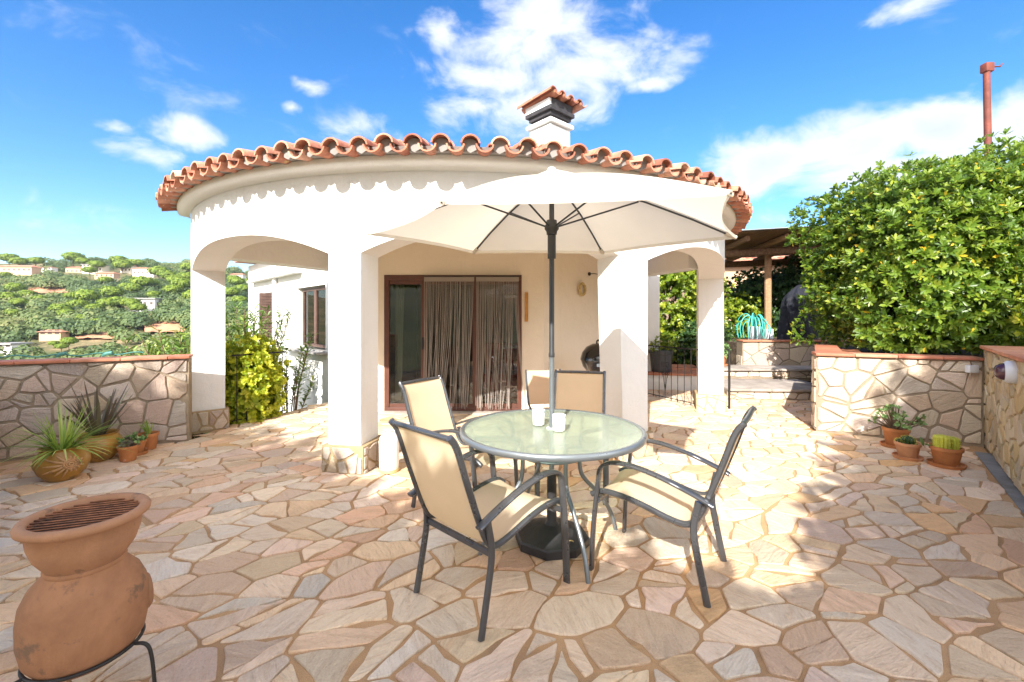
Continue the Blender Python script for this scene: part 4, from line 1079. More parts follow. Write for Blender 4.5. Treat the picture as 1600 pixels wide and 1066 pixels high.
def cactus(parent, x, y, z, r, h, tint, ribs=14, top=.5, name='cactus'):
    b = MB(); vs = []; n = ribs*4; fs = []; K = 12
    for j in range(K+1):
        s = j/K; zz = z+h*s; rr = r*(1-max(0, (s-top)/(1-top))**2.2*.96)*(.85+.15*min(1, s*4))
        for i in range(n): q = rr*(1+.10*math.cos(ribs*2*PI*i/n)); vs.append((x+q*math.cos(2*PI*i/n), y+q*math.sin(2*PI*i/n), zz))
    for j in range(K):
        for i in range(n): fs.append((j*n+i, j*n+(i+1) % n, (j+1)*n+(i+1) % n, (j+1)*n+i))
    fs.append(tuple(K*n+i for i in range(n))); b.add(vs, fs, None, 0, tint); o = b.build(name, M['cactus'] if tint > .3 else M['l_dark'], parent, 60)
    rgx = np.random.default_rng(abs(int(x*999))+7); N_ = 260; a = rgx.integers(0, ribs, N_)*2*PI/ribs; s = rgx.random(N_); rr = r*(1-np.clip((s-top)/(1-top), 0, 1)**2.2*.96)*1.08
    P = np.stack([x+rr*np.cos(a), y+rr*np.sin(a), z+h*s], 1); D = np.stack([np.cos(a), np.sin(a), rgx.normal(size=N_)*.4+.3], 1)+rgx.normal(size=(N_, 3))*.35
    leafmesh('spines', P, D, rgx.normal(size=(N_, 3)), .014, .0025, np.full(N_, .9), M['l_yellow'], o)
cactus(p_, 0, 0, z_, .055, .085, .1); cactus(p_, -.05, .03, z_, .035, .05, .1)
p_, z_ = pot('potted_cactus', 'terracotta pot with two stubby yellow-green cactus columns beside the drain slab', 'potted plant', 4.13, 4.20, .115, .185, tint=.35)
cactus(p_, -.042, 0, z_-.01, .058, .145, .7, top=.82); cactus(p_, .052, .005, z_-.01, .056, .125, .55, top=.82)
b = MB(); b.lathe([(0, 0), (.05, .008), (.066, .012), (.05, .018), (0, .022)], 24, TM((-.19, .06, z_+.05), R(40), R(70)) @ Matrix.Scale(.62, 4, (0, 1, 0)), tint=.2); b.tube([(-.06, .03, z_), (-.15, .05, z_+.03)], .008, 6, tint=.2)
b.build('prickly_pad', M['l_succ'], p_, 60)

# ------------------------------------------------------------------ wall lamp and junction box on the right wall
Mx, L = Mface((5.22, 4.87), (2.55, 1.75))
def ray_wall(px, py):
    # where a photo ray meets the right wall face
    dx, dy, dz = (px-800)/FP, 1.0, (497-py)/FP; o = Mx.translation; nr = Vector((Mx[0][2], Mx[1][2], 0))
    tt = (o-Vector((0, 0, CH))).dot(nr)/Vector((dx, dy, dz)).dot(nr); return Vector((dx*tt, dy*tt, CH+dz*tt))
pL = ray_wall(1590, 582); Ml = Matrix.Identity(4); nr = Vector((Mx[0][2], Mx[1][2], 0)); up = Vector((0, 0, 1)); sd = up.cross(nr)
for q in range(3): Ml[q][0] = sd[q]; Ml[q][1] = up[q]; Ml[q][2] = nr[q]
t = empty('wall_lamp', 'round grey-white bulkhead lamp with tinted lens on the ochre wall', 'wall lamp', tuple(pL))
b = MB(); b.lathe([(0, .0), (.092, .0), (.095, .02), (.092, .06), (.078, .078), (.072, .074), (0, .074)], 40, Ml); b.build('lamp_body', M['lampwhite'], t, 50)
b = MB(); b.lathe([(.072, .072), (.068, .095), (.05, .122), (.025, .135), (0, .138)], 40, Ml); b.build('lens', M['purple'], t, 60)
b = MB(); b.box(-.05, .05, -.03, .03, -.04, .04, b=.006); tag(b.build('junction_box', M['lampwhite'], None, 40, loc=(5.02, 4.82, .86)), 'small white junction box in the corner where planter wall meets ochre wall', 'junction box')

# ------------------------------------------------------------------ railings
def railing(label, p0, p1, hgt=.92, scroll=.5, n=11):
    t = empty('railing', label, 'railing', (p0[0], p0[1], .0)); d = Vector((p1[0]-p0[0], p1[1]-p0[1], 0)); L = d.length; d.normalize()
    b = MB(); b.bar([(0, 0, hgt), tuple(d*L+Vector((0, 0, hgt)))], .022, .010, lat=(0, 0, 1)); b.build('top_rail', M['iron'], t)
    b = MB(); b.bar([(0, 0, .06), tuple(d*L+Vector((0, 0, .06)))], .012, .018, lat=(0, 0, 1)); b.build('bottom_rail', M['iron'], t)
    for i in range(n):
        u = (i+.5)/n; q = d*(L*u); b = MB(); b.tube([(q.x, q.y, .03), (q.x, q.y, hgt)], .006, 6); b.build('baluster', M['iron'], t)
    b = MB(); c = d*(L*scroll)
    for s in (-1, 1):
        for s2 in (-1, 1):
            pts = []
            for i in range(26):
                a = i/25*3.3*PI; rr = .055*(1-i/32); pts.append(tuple(c + d*(s*(.055-rr*math.cos(a))) + Vector((0, 0, .55+s2*(.06+rr*math.sin(a))))))
            b.tube(pts, .005, 6)
        b.tube([tuple(c), tuple(c+d*(s*.05)+Vector((0, 0, .40))) , tuple(c+d*(s*.055)+Vector((0, 0, .5)))][1:], .005, 6)
        b.tube([tuple(c+d*(s*.055)+Vector((0, 0, .48))), tuple(c+Vector((0, 0, .16)))], .005, 6)
    b.build('scroll_panel', M['iron'], t, 60)
    return t
railing('black iron railing with scrollwork beside the right porch pillar', (2.95, 6.86), (2.30, 8.28))
railing('black iron railing behind the golden bush on the left of the porch', (-3.68, 5.80), (-3.32, 6.50), n=6)
b = MB(); b.tube([(3.37, 6.85, .0), (3.37, 6.85, .93)], .018, 8); b.bar([(3.37, 6.85, .93), (3.26, 6.81, .93)], .02, .01); tag(b.build('gate_post', M['iron'], None, 50), 'dark iron post beside the rightmost porch pillar', 'post')

# ------------------------------------------------------------------ steps, upper garden wall, planters on the right
def slab_poly(name, poly, z0, z1, mat): b = MB(); b.prism(poly, z0, z1); return b.build(name, M[mat])
t = empty('garden_steps', 'two wide stone steps with worn slabs leading up behind the planter wall', 'steps', (4.4, 8.2, 0)); Si = Matrix.Translation((-4.4, -8.2, 0))
rg = random.Random(2)
def stepp(xa, ya, xb, yb, z0, z1, dep, nm):
    M1, L = frame2((xa, ya), (xb, yb)); b = MB(); b.box(0, L, .03, dep, z0-.05, z1-.045, Si @ M1); b.build('riser', M['gmortar'], t)
    Mf, L = Mface((xa-.0, ya+.03), (xb, yb+.03)); stones('riser_stones', crazy([(.0, z0+.005), (L, z0+.005), (L, z1-.05), (.0, z1-.05)], .17, rg, 1.5, .0, .1), .02, .018, Si @ Mf, M['palestone'], rg, t, bev=.01)
    b = MB(); u = 0
    while u < L-.01:
        w_ = min(rg.uniform(.5, .8), L-u); b.box(u+.004, u+w_-.004, -.03, dep, z1-.045, z1+rg.uniform(-.003, .003), Si @ M1, b=.01); u += w_
    b.build('tread', M['step'], t, 40)
stepp(3.72, 7.62, 5.6, 7.50, 0, .20, 1.3, 'a'); stepp(4.15, 8.93, 6.4, 8.82, .20, .395, .75, 'b')
stone_wall('garden_wall', 'stone retaining wall with brick coping at the top of the steps', (5.02, 9.62, .30), (9.0, 9.3, .30), .60, .3, M['wallstone'], M['gmortar'], 21, M['cap'], .26, ends=(0,))
# upper garden ground
b = MB(); b.prism([(5.05, 9.92), (9.5, 9.55), (30, 9.5), (30, 40), (3.0, 40), (3.0, 11.0), (5.05, 11.0)], -.5, .86); struct(b.build('upper_garden', M['soil']))
b = MB(); b.prism([(5.1, 7.25), (4.12, 5.78), (5.10, 5.12), (5.5, 4.95), (30, 2.0), (30, 9.4), (6.5, 9.2), (5.9, 8.0)], -.5, .84); struct(b.build('planter_bed', M['soil']))
b = MB(); b.prism([(5.0, 6.9), (4.18, 5.76), (4.5, 5.62), (5.4, 6.9)], .842, .93); tag(b.build('clay_slab', M['cap']), 'red clay paving slabs on the left end of the planter wall', 'slab')
# low planter with dark tubs behind the railing
t = empty('low_planter', 'low cream planter with red clay top behind the right railing', 'planter', (3.1, 8.9, 0))
b = MB(); b.box(-1.3, .75, -.25, .7, 0, .29, TM((0, 0, 0), R(-8)), b=.01); b.build('planter_body', M['palestone'] if 0 else M['white'], t, 40)
b = MB(); b.box(-1.32, .77, -.28, .72, .291, .33, TM((0, 0, 0), R(-8)), b=.01); b.build('clay_top', M['cap'], t, 40)
def tub(x, y, r, h, lab):
    t = empty('dark_tub', lab, 'plant tub', (x, y, .335)); b = MB(); b.lathe([(0, 0), (r*.82, 0), (r*.98, h*.82), (r*1.07, h*.84), (r*1.08, h*.98), (r*1.0, h), (r*.93, h*.9), (0, h*.9)], 36); b.build('tub', M['darkpot'], t, 50)
    rg = np.random.default_rng(abs(int(x*100))); n = 60; C = np.stack([rg.uniform(-r, r, n), rg.uniform(-r, r, n), h+rg.uniform(-.02, .25, n)], 1); P, D, U, L_, W_ = rosettes(rg, C, C-np.array([0, 0, h-.2]), 7, .07, .032); leafmesh('foliage', P, D, U, L_, W_, rg.random(len(P)), M['l_bright'], t)
tub(3.02, 8.95, .23, .44, 'dark grey plant tub centred behind the scroll of the right railing'); tub(2.42, 9.1, .23, .46, 'dark grey plant tub partly hidden behind the large porch pillar')
PG2 = 'terracotta pots beside the garden steps'
for (x, y, z, r, h, lab, mt) in ((4.02, 9.25, .40, .12, .2, 'terracotta pot of leafy green at the left end of the upper step', 'l_bright'), (4.45, 9.45, .40, .14, .22, 'terracotta pot with low bright shrub on the upper step beside the retaining wall', 'l_succ')):
    p_, zz = pot('potted_plant', lab, 'potted plant', x, y, r, h, group=PG2); p_.location.z = z
    rgn = np.random.default_rng(int(x*77)); n = 70; C = rand_dirs(rgn, n)*np.array([.2, .2, .16])*rgn.random((n, 1))**.4+np.array([0, 0, zz+.12]); P, D, U, L_, W_ = rosettes(rgn, C, C-np.array([0, 0, zz]), 7, .055, .028); leafmesh('foliage', P, D, U, L_, W_, rgn.random(len(P)), M[mt], p_)
b = MB(); b.box(-1.0, .15, -.5, .3, 0, .36, TM((0, 0, 0), R(-8)), b=.01); o = b.build('planter_kerb', M['cap'], None, 40, loc=(3.9, 9.75, 0)); tag(o, 'red clay topped kerb at the left foot of the steps', 'kerb')

# ------------------------------------------------------------------ pergola
t = empty('pergola', 'dark brown timber pergola with boarded roof above the upper garden', 'pergola', (6.9, 11.9, .86)); Pi = Matrix.Translation((-6.9, -11.9, -.86))
def P3(px, py, Y): return Vector(((px-800)/FP*Y, Y, CH+(497-py)/FP*Y))
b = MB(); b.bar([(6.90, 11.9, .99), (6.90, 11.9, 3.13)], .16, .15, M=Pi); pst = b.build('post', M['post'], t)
b = MB(); b.box(6.81, 6.99, 11.81, 11.99, .86, 1.12, Pi); b.build('post_shoe', M['lampwhite'], pst)
b = MB(); b.bar([(8.35, 12.6, .9), (8.35, 12.6, 3.2)], .16, .15, M=Pi); b.build('post', M['wood'], t)
b = MB(); b.bar([(11.5, 11.2, .9), (11.5, 11.2, 3.3)], .16, .15, M=Pi); b.build('post', M['wood'], t)
dr = Vector((1, -.14, .035)).normalized()
b = MB(); q0 = Vector((5.55, 11.72, 3.12)); b.bar([q0, q0+dr*7.0], .20, .11, lat=(0, 0, 1), M=Pi); b.build('front_beam', M['wood'], t)
b = MB(); q0 = Vector((5.55, 13.5, 3.0)); b.bar([q0, q0+dr*7.0], .18, .10, lat=(0, 0, 1), M=Pi); b.build('rear_beam', M['wood'], t)
for i in range(8):
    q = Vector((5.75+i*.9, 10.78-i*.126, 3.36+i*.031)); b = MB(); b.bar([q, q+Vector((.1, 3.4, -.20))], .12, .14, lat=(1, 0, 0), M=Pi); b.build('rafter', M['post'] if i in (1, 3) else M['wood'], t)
b = MB(); rg = random.Random(4)
for j in range(16):
    q = Vector((5.25, 10.72+j*.225, 3.455-j*.013)); b.bar([q, q+dr*7.6], .215, .022, lat=(0, 1, -.06), M=Pi)
b.build('roof_boards', M['wood'], t)
b = MB(); q = Vector((5.20, 10.66, 3.48)); b.bar([q, q+dr*7.7], .30, .014, lat=(0, 1, -.06), M=Pi)
q = Vector((5.20, 10.96, 3.462)); b.bar([q+Vector((0, 1.6, -.09)), q+dr*7.7+Vector((0, 1.6, -.09))], 3.2, .014, lat=(0, 1, -.06), M=Pi); b.build('roof_felt', M['slate'], t)
# covered object and hose
t = empty('covered_barbecue', 'tall object under a dark blue cover standing beneath the pergola', 'covered barbecue', (6.62, 10.15, .86))
b = MB(); vs = []; fs = []; n = 28; K = 14
for j in range(K+1):
    s = j/K; z = 1.32*s
    for i in range(n):
        a = 2*PI*i/n; rr = (.36+.10*math.sin(a*3+s*2)*(1-s)+.05*math.sin(a*7+s*5))*(1-.15*s)*(1 if s < .72 else max(.06, math.cos((s-.72)/.28*1.45))); vs.append((rr*math.cos(a)*1.05, rr*math.sin(a)*.8, z))
for j in range(K):
    for i in range(n): fs.append((j*n+i, j*n+(i+1) % n, (j+1)*n+(i+1) % n, (j+1)*n+i))
fs.append(tuple(K*n+i for i in range(n))); b.add(vs, fs); b.build('cover', M['tarp'], t, 60)
t = empty('hose_stand', 'turquoise garden hose looped over a pale stand beside the pergola post', 'garden hose', (6.15, 11.2, .86))
b = MB(); b.lathe([(0, 0), (.15, 0), (.17, .34), (.15, .34), (.13, .3), (0, .3)], 20); b.build('stand', M['lampwhite'], t, 40)
b = MB(); rg = random.Random(6)
for i in range(15):
    a = rg.uniform(0, 2*PI); rr = rg.uniform(.22, .42); hh = rg.uniform(.45, .72); c, s = math.cos(a), math.sin(a)
    b.tube(chaikin([(0, 0, .25), (c*rr*.3, s*rr*.3, hh), (c*rr*.9, s*rr*.9, hh*.9), (c*rr*1.15, s*rr*1.15, .30), (c*rr*1.0, s*rr, .05)], 3), .013, 6)
b.build('hose_loops', M['hose'], t, 60)
# neighbour's house
t = empty('neighbour_house', 'peach rendered neighbouring house with clay tile roof behind the pergola', 'house', (11.5, 19, .8)); Ni = Matrix.Translation((-11.5, -19, -.8))
b = MB(); b.box(8.0, 18, 18.6, 25, .5, 3.62, Ni); b.build('wall', M['peach'], t)
b = MB(); rg = random.Random(9); i = 0; x = 7.7
while x < 18.3:
    for r_ in range(6):
        vs = []; n = 6; m = n+1
        for (yy, z, ww) in ((18.25+r_*.42, 3.66+r_*.125, .12), (18.8+r_*.42, 3.80+r_*.125, .10)):
            for j in range(m): a = PI*j/n; vs.append((x+math.cos(a)*ww, yy, z+math.sin(a)*ww))
        b.add(vs, [(j, j+1, m+j+1, m+j) for j in range(n)]+[tuple(range(m))], Ni, 0, min(1, max(0, rg.gauss(.55, .25))))
    x += .29
b.add([(7.6, 18.25, 3.62), (18.4, 18.25, 3.62), (18.4, 22, 4.72), (7.6, 22, 4.72)], [(0, 1, 2, 3)], Ni, 0, .4); b.add([(7.6, 26, 3.62), (18.4, 26, 3.62), (18.4, 22, 4.72), (7.6, 22, 4.72)], [(3, 2, 1, 0)], Ni, 0, .4)
b.build('roof', M['tile'], t)
b = MB(); b.box(9.75, 11.9, 18.55, 18.598, 1.5, 2.75, Ni); wo_ = b.build('window', M['room'], t)
b = MB()
for i in range(9): b.box(9.75, 11.9, 18.50, 18.53, 1.55+i*.14, 1.58+i*.14, Ni)
for i in range(6): b.tube([(9.8+i*.41, 18.52, 1.5), (9.8+i*.41, 18.52, 2.75)], .012, 6, M=Ni)
b.build('window_bars', M['lampwhite'], wo_)
# red rusty pole
t = empty('rusty_pole', 'tall red rusty pole rising behind the big hedge', 'pole', (9.75, 9.0, .8))
b = MB(); b.tube([(0, 0, 0), (-.03, 0, 3), (-.08, 0, 5.75)], [.066, .062, .056], 14); b.build('pole', M['redpole'], t, 60)
b = MB(); b.box(-.15, .02, -.07, .07, 5.62, 5.80, b=.02); b.tube([(.05, 0, 5.74), (.2, 0, 5.74), (.24, 0, 5.80)], .015, 8); b.build('bracket', M['redpole'], t, 50)

# ------------------------------------------------------------------ hedges and shrubs
def shell_points(rng, n, c, rad, lump=.16, zmin=None, power=3.0, inner=.0):
    """points on a lumpy super-ellipsoid, with outward normals"""
    d = rand_dirs(rng, n); p = np.abs(d)**power; k_ = (p.sum(1))**(-1/power)
    f = 1 + lump*(np.sin(d[:, 0]*7+c[0])*np.sin(d[:, 1]*6+1+c[1])*np.sin(d[:, 2]*6+2) + .5*np.sin(d[:, 0]*15+3)*np.sin(d[:, 2]*17+1)+.35*rng.normal(size=n)*.6)
    if inner > 0: f = f*(1-inner*rng.random(n)**1.5)
    P = d*k_[:, None]*f[:, None]*np.array(rad)+np.array(c); Nn = d*np.array([1/rad[0], 1/rad[1], 1/rad[2]]); Nn /= np.linalg.norm(Nn, axis=1)[:, None]
    if zmin is not None: m = P[:, 2] > zmin; P, Nn = P[m], Nn[m]
    return P, Nn
def bush(name, label, cat, c, rad, n, per, L, W, mat, seed, zmin=None, group=None, lump=.16, power=3, trunk=True, bright=None, core=True, ground=None, facing=True, upb=.35):
    rng = np.random.default_rng(seed); gz = ground if ground is not None else c[2]-rad[2]
    t = empty(name, label, cat, (c[0], c[1], gz), 0, group); off = np.array([c[0], c[1], gz])
    P, Nn = shell_points(rng, n, c, rad, lump, zmin, power, .30)
    if facing:      # keep the half that can be seen from the terrace dense, thin out the far side
        m = (Nn @ np.array([-c[0], -c[1], 0])/math.hypot(c[0], c[1]) > -.25) | (Nn[:, 2] > .3) | (rng.random(len(P)) < .35); P, Nn = P[m], Nn[m]
    Nu = Nn + np.array([0, 0, upb]) + rng.normal(size=Nn.shape)*.35
    A, D, U, L_, W_ = rosettes(rng, P-off, Nu, per, L, W)
    cl = rng.random(len(P)); tint = np.clip(np.tile(cl, per)*.55+rng.random(len(A))*.45, 0, 1); tint = np.where(rng.random(len(A)) < .012, 1, np.minimum(tint, .95))
    leafmesh('foliage', A, D, U, L_, W_, tint, mat, t)
    if core:        # leaves filling the inside, coloured darker to paint in the crown's inner shade
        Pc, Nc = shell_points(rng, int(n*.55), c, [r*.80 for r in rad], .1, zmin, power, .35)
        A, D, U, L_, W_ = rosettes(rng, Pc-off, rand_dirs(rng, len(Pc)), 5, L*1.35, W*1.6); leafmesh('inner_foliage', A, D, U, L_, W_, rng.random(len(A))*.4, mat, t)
    if trunk:
        b = MB(); rg = random.Random(seed)
        for i in range(7):
            a = rg.uniform(0, 2*PI); x, y = rg.uniform(-.5, .5)*rad[0]*.6, rg.uniform(-.4, .4)*rad[1]*.6
            b.tube(chaikin([(x*.3, y*.3, -.05), (x*.6, y*.6, (rad[2])*.45), (x*1.3, y*1.3, rad[2]*.95), (x*1.9, y*1.9, rad[2]*1.45)]), [.05, .045, .04, .035, .03, .025, .02, .018, .016, .012][:1]*1+[.04]*99 if 0 else .03*max(.4, min(1.4, rad[2])), 7)
        b.build('stems', M['bark'], t, 60)
    return t
bush('hedge', 'large glossy green pittosporum hedge above the planter wall, left part', 'hedge', (6.30, 6.75, 2.20), (1.36, 1.15, 1.30), 6800, 8, .092, .032, M['l_hedge'], 31, .98, 'big hedge masses behind the planter wall', ground=.84, power=6, lump=.13)
bush('hedge', 'large glossy green pittosporum hedge above the ochre wall, right and taller part', 'hedge', (8.2, 6.9, 2.45), (2.1, 1.35, 1.50), 7200, 8, .095, .033, M['l_hedge'], 32, 1.05, 'big hedge masses behind the planter wall', ground=.84, power=3.6, lump=.16)
bush('golden_shrub', 'golden yellow shrub at the far right edge behind the ochre wall', 'shrub', (6.35, 4.75, 1.55), (.62, .45, .55), 420, 8, .075, .034, M['l_yellow'], 33, .9, ground=.84)
bush('golden_shrub', 'bright golden-leaved shrub growing through the left railing', 'shrub', (-3.70, 6.28, .36), (.36, .40, .74), 950, 8, .075, .038, M['l_yellow'], 34, -.5, ground=-1.0, power=2.6)
bush('shrub', 'green leafy shrub with yellow highlights filling the right porch arch', 'shrub', (3.9, 11.6, 1.5), (1.65, .9, 1.6), 2600, 7, .10, .045, M['l_bright'], 35, 0, ground=0, lump=.22)
bush('hedge', 'dark ivy-covered hedge under the pergola in front of the peach house', 'hedge', (8.6, 13.6, 1.8), (2.2, .8, 1.1), 2600, 7, .10, .055, M['l_dark'], 36, .8, ground=.85)
bush('hedge', 'yellow-green hedge in front of the neighbour house left of the pergola post', 'hedge', (6.1, 13.0, 1.2), (1.35, .8, .95), 1300, 7, .09, .05, M['l_bright'], 37, .3, ground=.3)
bush('hedge', 'dark hedge closing the upper garden behind the covered barbecue', 'hedge', (9.6, 12.7, 2.0), (1.9, .8, 1.5), 1500, 7, .12, .06, M['l_dark'], 38, .8, ground=.85)
bush('shrub', 'low dark shrub at the foot of the retaining wall left of the steps', 'shrub', (4.7, 10.8, .75), (.75, .5, .62), 450, 7, .08, .035, M['l_dark'], 39, .2, ground=.2)
# oleanders behind the left wall
def oleander(label, x, y, z, h, n, seed, mat='l_oleander', spread=.5, L=.16, group=None):
    rng = np.random.default_rng(seed); t = empty('oleander', label, 'oleander', (x, y, z), 0, group); b = MB(); P = []; D = []
    for i in range(n):
        a = rng.random()*2*PI; r_ = spread*rng.random()**.6; hh = h*rng.uniform(.55, 1.0); p1 = Vector((math.cos(a)*r_, math.sin(a)*r_, hh)); p0 = Vector((p1.x*.1, p1.y*.1, 0)); pm = Vector((p1.x*.45, p1.y*.45, hh*.6))
        b.tube([p0, pm, p1], [.014, .010, .005], 5)
        for j in range(46):
            s = .45+.55*rng.random(); q = (pm.lerp(p1, (s-.45)/.55)); th = rng.random()*2*PI; e = rng.uniform(-.1, 1.2); P.append(tuple(q)); D.append((math.cos(th)*math.cos(e), math.sin(th)*math.cos(e), math.sin(e)))
    b.build('stems', M['twig'], t, 60); P = np.array(P); D = np.array(D); n_ = len(P)
    leafmesh('foliage', P, D, np.tile([0, 0, 1.], (n_, 1))+rng.normal(size=(n_, 3))*.2, L*(.7+.5*rng.random(n_)), .034, rng.random(n_), M[mat], t, droop=.12)
OG = 'oleanders beyond the left parapet'
oleander('oleander tips rising over the parapet beside the white corner pillar', -4.35, 5.95, -1.1, 2.45, 60, 3, spread=.55, group=OG)
oleander('oleander with pale green tips behind the middle of the left parapet', -5.05, 6.1, -1.1, 2.25, 46, 4, spread=.6, group=OG)
oleander('tall oleander above the golden shrub, against the white wing wall', -4.45, 7.5, -1.3, 3.0, 70, 5, spread=.72, group=OG)
oleander('thin nearly bare oleander branch in front of the white wing window', -3.55, 7.0, -.9, 2.15, 8, 6, spread=.38, L=.11)
# green cord along the parapet
b = MB(); pts = []
for i in range(60):
    u = i/59; pts.append((-6.6+2.42*u, 3.75+1.26*u, 1.02+.012*math.sin(i*.9)))
b.tube(pts, .008, 6)
for i in (9, 22, 33, 44, 52): b.tube([(pts[i][0]-.04, pts[i][1], pts[i][2]-.02), pts[i], (pts[i][0]+.05, pts[i][1]+.02, pts[i][2]+.01)], .02, 6)

tag(b.build('green_cord', M['cable'], None, 60), 'turquoise green cord with knots running just behind the left parapet coping', 'cord')

# trees standing behind the viewer, which throw the leafy shade over the foreground
prof_pts = [(-11, 7.4), (-7.4, 7.0), (-6.29, 6.51), (-5.2, 6.0), (-3.97, 5.36), (-3.68, 5.25), (-3.4, 4.92), (-2.58, 4.72), (-1.74, 4.41), (-1.36, 4.15), (-.84, 4.09), (-.62, 3.99), (-.04, 3.84), (.19, 4.2), (1.12, 5.72), (1.5, 5.9), (1.9, 6.5), (2.4, 7.2), (3.2, 7.6), (5, 7.8)]
def topz(u): return np.where(np.asarray(u) > .1, -.30, -.42) + np.interp(u, [p[0] for p in prof_pts], [p[1] for p in prof_pts])
for i, (u0, u1, lab) in enumerate(((-8.4, -6.2, 'tall leafy tree behind the viewer on the far left'), (-6.2, -3.2, 'leafy tree behind the viewer, left of centre'), (-3.2, .2, 'low clipped hedge behind the viewer'), (.2, 2.0, 'slender leafy tree behind the viewer, right of centre'), (2.0, 4.2, 'tall leafy tree behind the viewer on the far right'))):
    rng = np.random.default_rng(60+i); n = int((u1-u0)*1250); xc = (u0+u1)/2; t = empty('shade_tree', lab, 'tree', (xc, -3.2, -.1))
    u = rng.uniform(u0, u1, n); zt = topz(u); s = rng.random(n); z = 2.6+(zt-2.6)*s + .10*np.sin(u*5)*s + .06*np.sin(u*13+1)*s
    edge = zt - z; keep_ = (edge > .2) | (rng.random(n) < .5+edge*2); u, z = u[keep_], z[keep_]; n = len(u)
    C = np.stack([u-xc, rng.uniform(-.55, .55, n)+.2, z+.1], 1)
    P, D, U, L_, W_ = rosettes(rng, C, rand_dirs(rng, n), 5, .15, .08); leafmesh('foliage', P, D, U, L_, W_, rng.random(len(P)), M['l_shade'], t)
    b = MB(); zt_ = float(topz(xc)); b.tube([(0, .1, -.2), (.05, .15, zt_*.5), (0, .2, zt_*.9)], [.11, .08, .03], 8); b.build('trunk', M['bark'], t, 60)

# ------------------------------------------------------------------ hillside
def hz(x, y):
    """terrain height"""
    r = math.hypot(x, y)
    a = math.degrees(math.atan2(x, max(y, .01))) if y > 0 else (-90 if x < 0 else 90)
    if y < -5: base = -2.0
    near = -1.3 - 1.0*min(1, max(0, (r-8)/20)) - 12*min(1, max(0, (y-15)/100))**1.0
    if y < 150: h = near if y > 0 else -2.2 + min(52, max(0, -y-25)*.16)  # unseen rise behind the viewer, added to block bright horizon in the glass
    crest = float(np.interp(a, [-90, -49.5, -42, -36, -31, -28, -20, 0, 90], [.05, .124, .122, .116, .098, .08, .03, .0, .0]))
    hc = 1.4 + (crest + .0035*math.sin(a*1.7) + .002*math.sin(a*4.3+1))*430
    if y >= 110:
        f = min(1, (y-110)/320); h = -14.3 + (hc+14.3)*(f**1.05)
        if y > 430: h = hc - (y-430)*.02
        h += (1.6*math.sin(x*.05+1)*math.sin(y*.043)+.8*math.sin(x*.13)*math.sin(y*.11+2))*min(1, f*4)
    return h
b = MB(); xs = sorted(set([-900+i*30 for i in range(61)]+[i*3 for i in range(-10, 11)])); ys = sorted(set([-1500, -600, -300, -200, -100, -50, -25, -12, -6, 0, 3, 6, 9, 12, 16, 20, 26, 34, 44, 56, 70, 85, 100]+[110+i*10 for i in range(36)]+[480, 540, 650, 800, 1100, 1600, 2500]))
def hzz(x, y):
    h = hz(x, y)
    if abs(x) < 31 and -10 < y < 42: h = min(h, -1.35)
    return h
vs = [(x*(1 if y < 600 else y/600), y, hzz(x, y)) for y in ys for x in xs]; nx = len(xs)
fs = [(j*nx+i, j*nx+i+1, (j+1)*nx+i+1, (j+1)*nx+i) for j in range(len(ys)-1) for i in range(nx-1)]
m, nt_, out = newmat('scrub_ground'); k = N(nt_); cc = k.n('TexCoord').outputs['Object']
gcol = k.ramp(k.noise(cc, .05, 7, .7), [(.35, (.07, .09, .03)), (.5, (.14, .13, .06)), (.62, (.30, .22, .12)), (.75, (.40, .27, .16))])
bsdf(k, out, gcol, .95, 0, k.bump(k.noise(cc, .8, 5, .7), 1, .5), .2)
struct(MB().add(vs, fs).build('hillside', m, None, 80))
def hill_at(px, py):
    y = 112.0
    while y < 432:
        z = CH+(497-py)/FP*y; x = (px-800)/FP*y
        if hz(x, y) >= z: return Vector((x, y, hz(x, y)))
        y += 1.0
    return None
# far wood: many crowns read as one mass
rng = np.random.default_rng(77); P = []; D = []; U = []; TT = []; cb = MB()
houses_px = [(30, 425, 72), (128, 424, 60), (163, 422, 60), (240, 427, 62), (228, 476, 52), (85, 526, 46), (12, 549, 40), (375, 436, 40)]
nocr = []
nocr = [(hill_at(px, py), r_) for px, py, r_ in ((232, 484, 20), (85, 536, 18), (150, 430, 14), (250, 432, 16), (60, 428, 12))]
cnt = 0; CC = []; HBOX = [(30, 424, 42, 7), (125, 426, 26, 6), (168, 432, 30, 7), (150, 424, 20, 4), (205, 427, 14, 5), (230, 430, 24, 5), (252, 434, 18, 5), (226, 480, 26, 7), (85, 528, 24, 6), (14, 549, 16, 6), (372, 437, 14, 6), (263, 512, 34, 9), (75, 455, 36, 5), (160, 526, 34, 5)]
for i in range(5200):
    y = 118+320*rng.random()**.8; a = R(rng.uniform(-52, -27)); x = math.tan(a)*y; z = hz(x, y)
    if any(c is not None and math.hypot(x-c.x, y-c.y) < r_ and y < c.y+4 and abs(x/y-c.x/c.y)*y < r_*.6 for c, r_ in nocr): continue
    pxx = 800+x/y*FP; pyy = 497-(z+4-CH)/y*FP
    if any(abs(pxx-hx) < hw_ and pyy-hh_ < hy_ < pyy+hh_*2.2 for hx, hy_, hw_, hh_ in HBOX): continue
    sc = math.sin(x*.045+y*.03)+math.sin(x*.02-y*.05+2)
    if sc < -1.25 and rng.random() < .8: continue
    r_ = rng.uniform(2.2, 4.2); CC.append((x, y, z+r_*.6, r_, np.clip(.5+.28*math.sin(x*.06+1)*math.sin(y*.05)+.25*math.sin(x*.021+y*.033)+rng.normal()*.22, 0, 1)))
CC = CC[:3000]
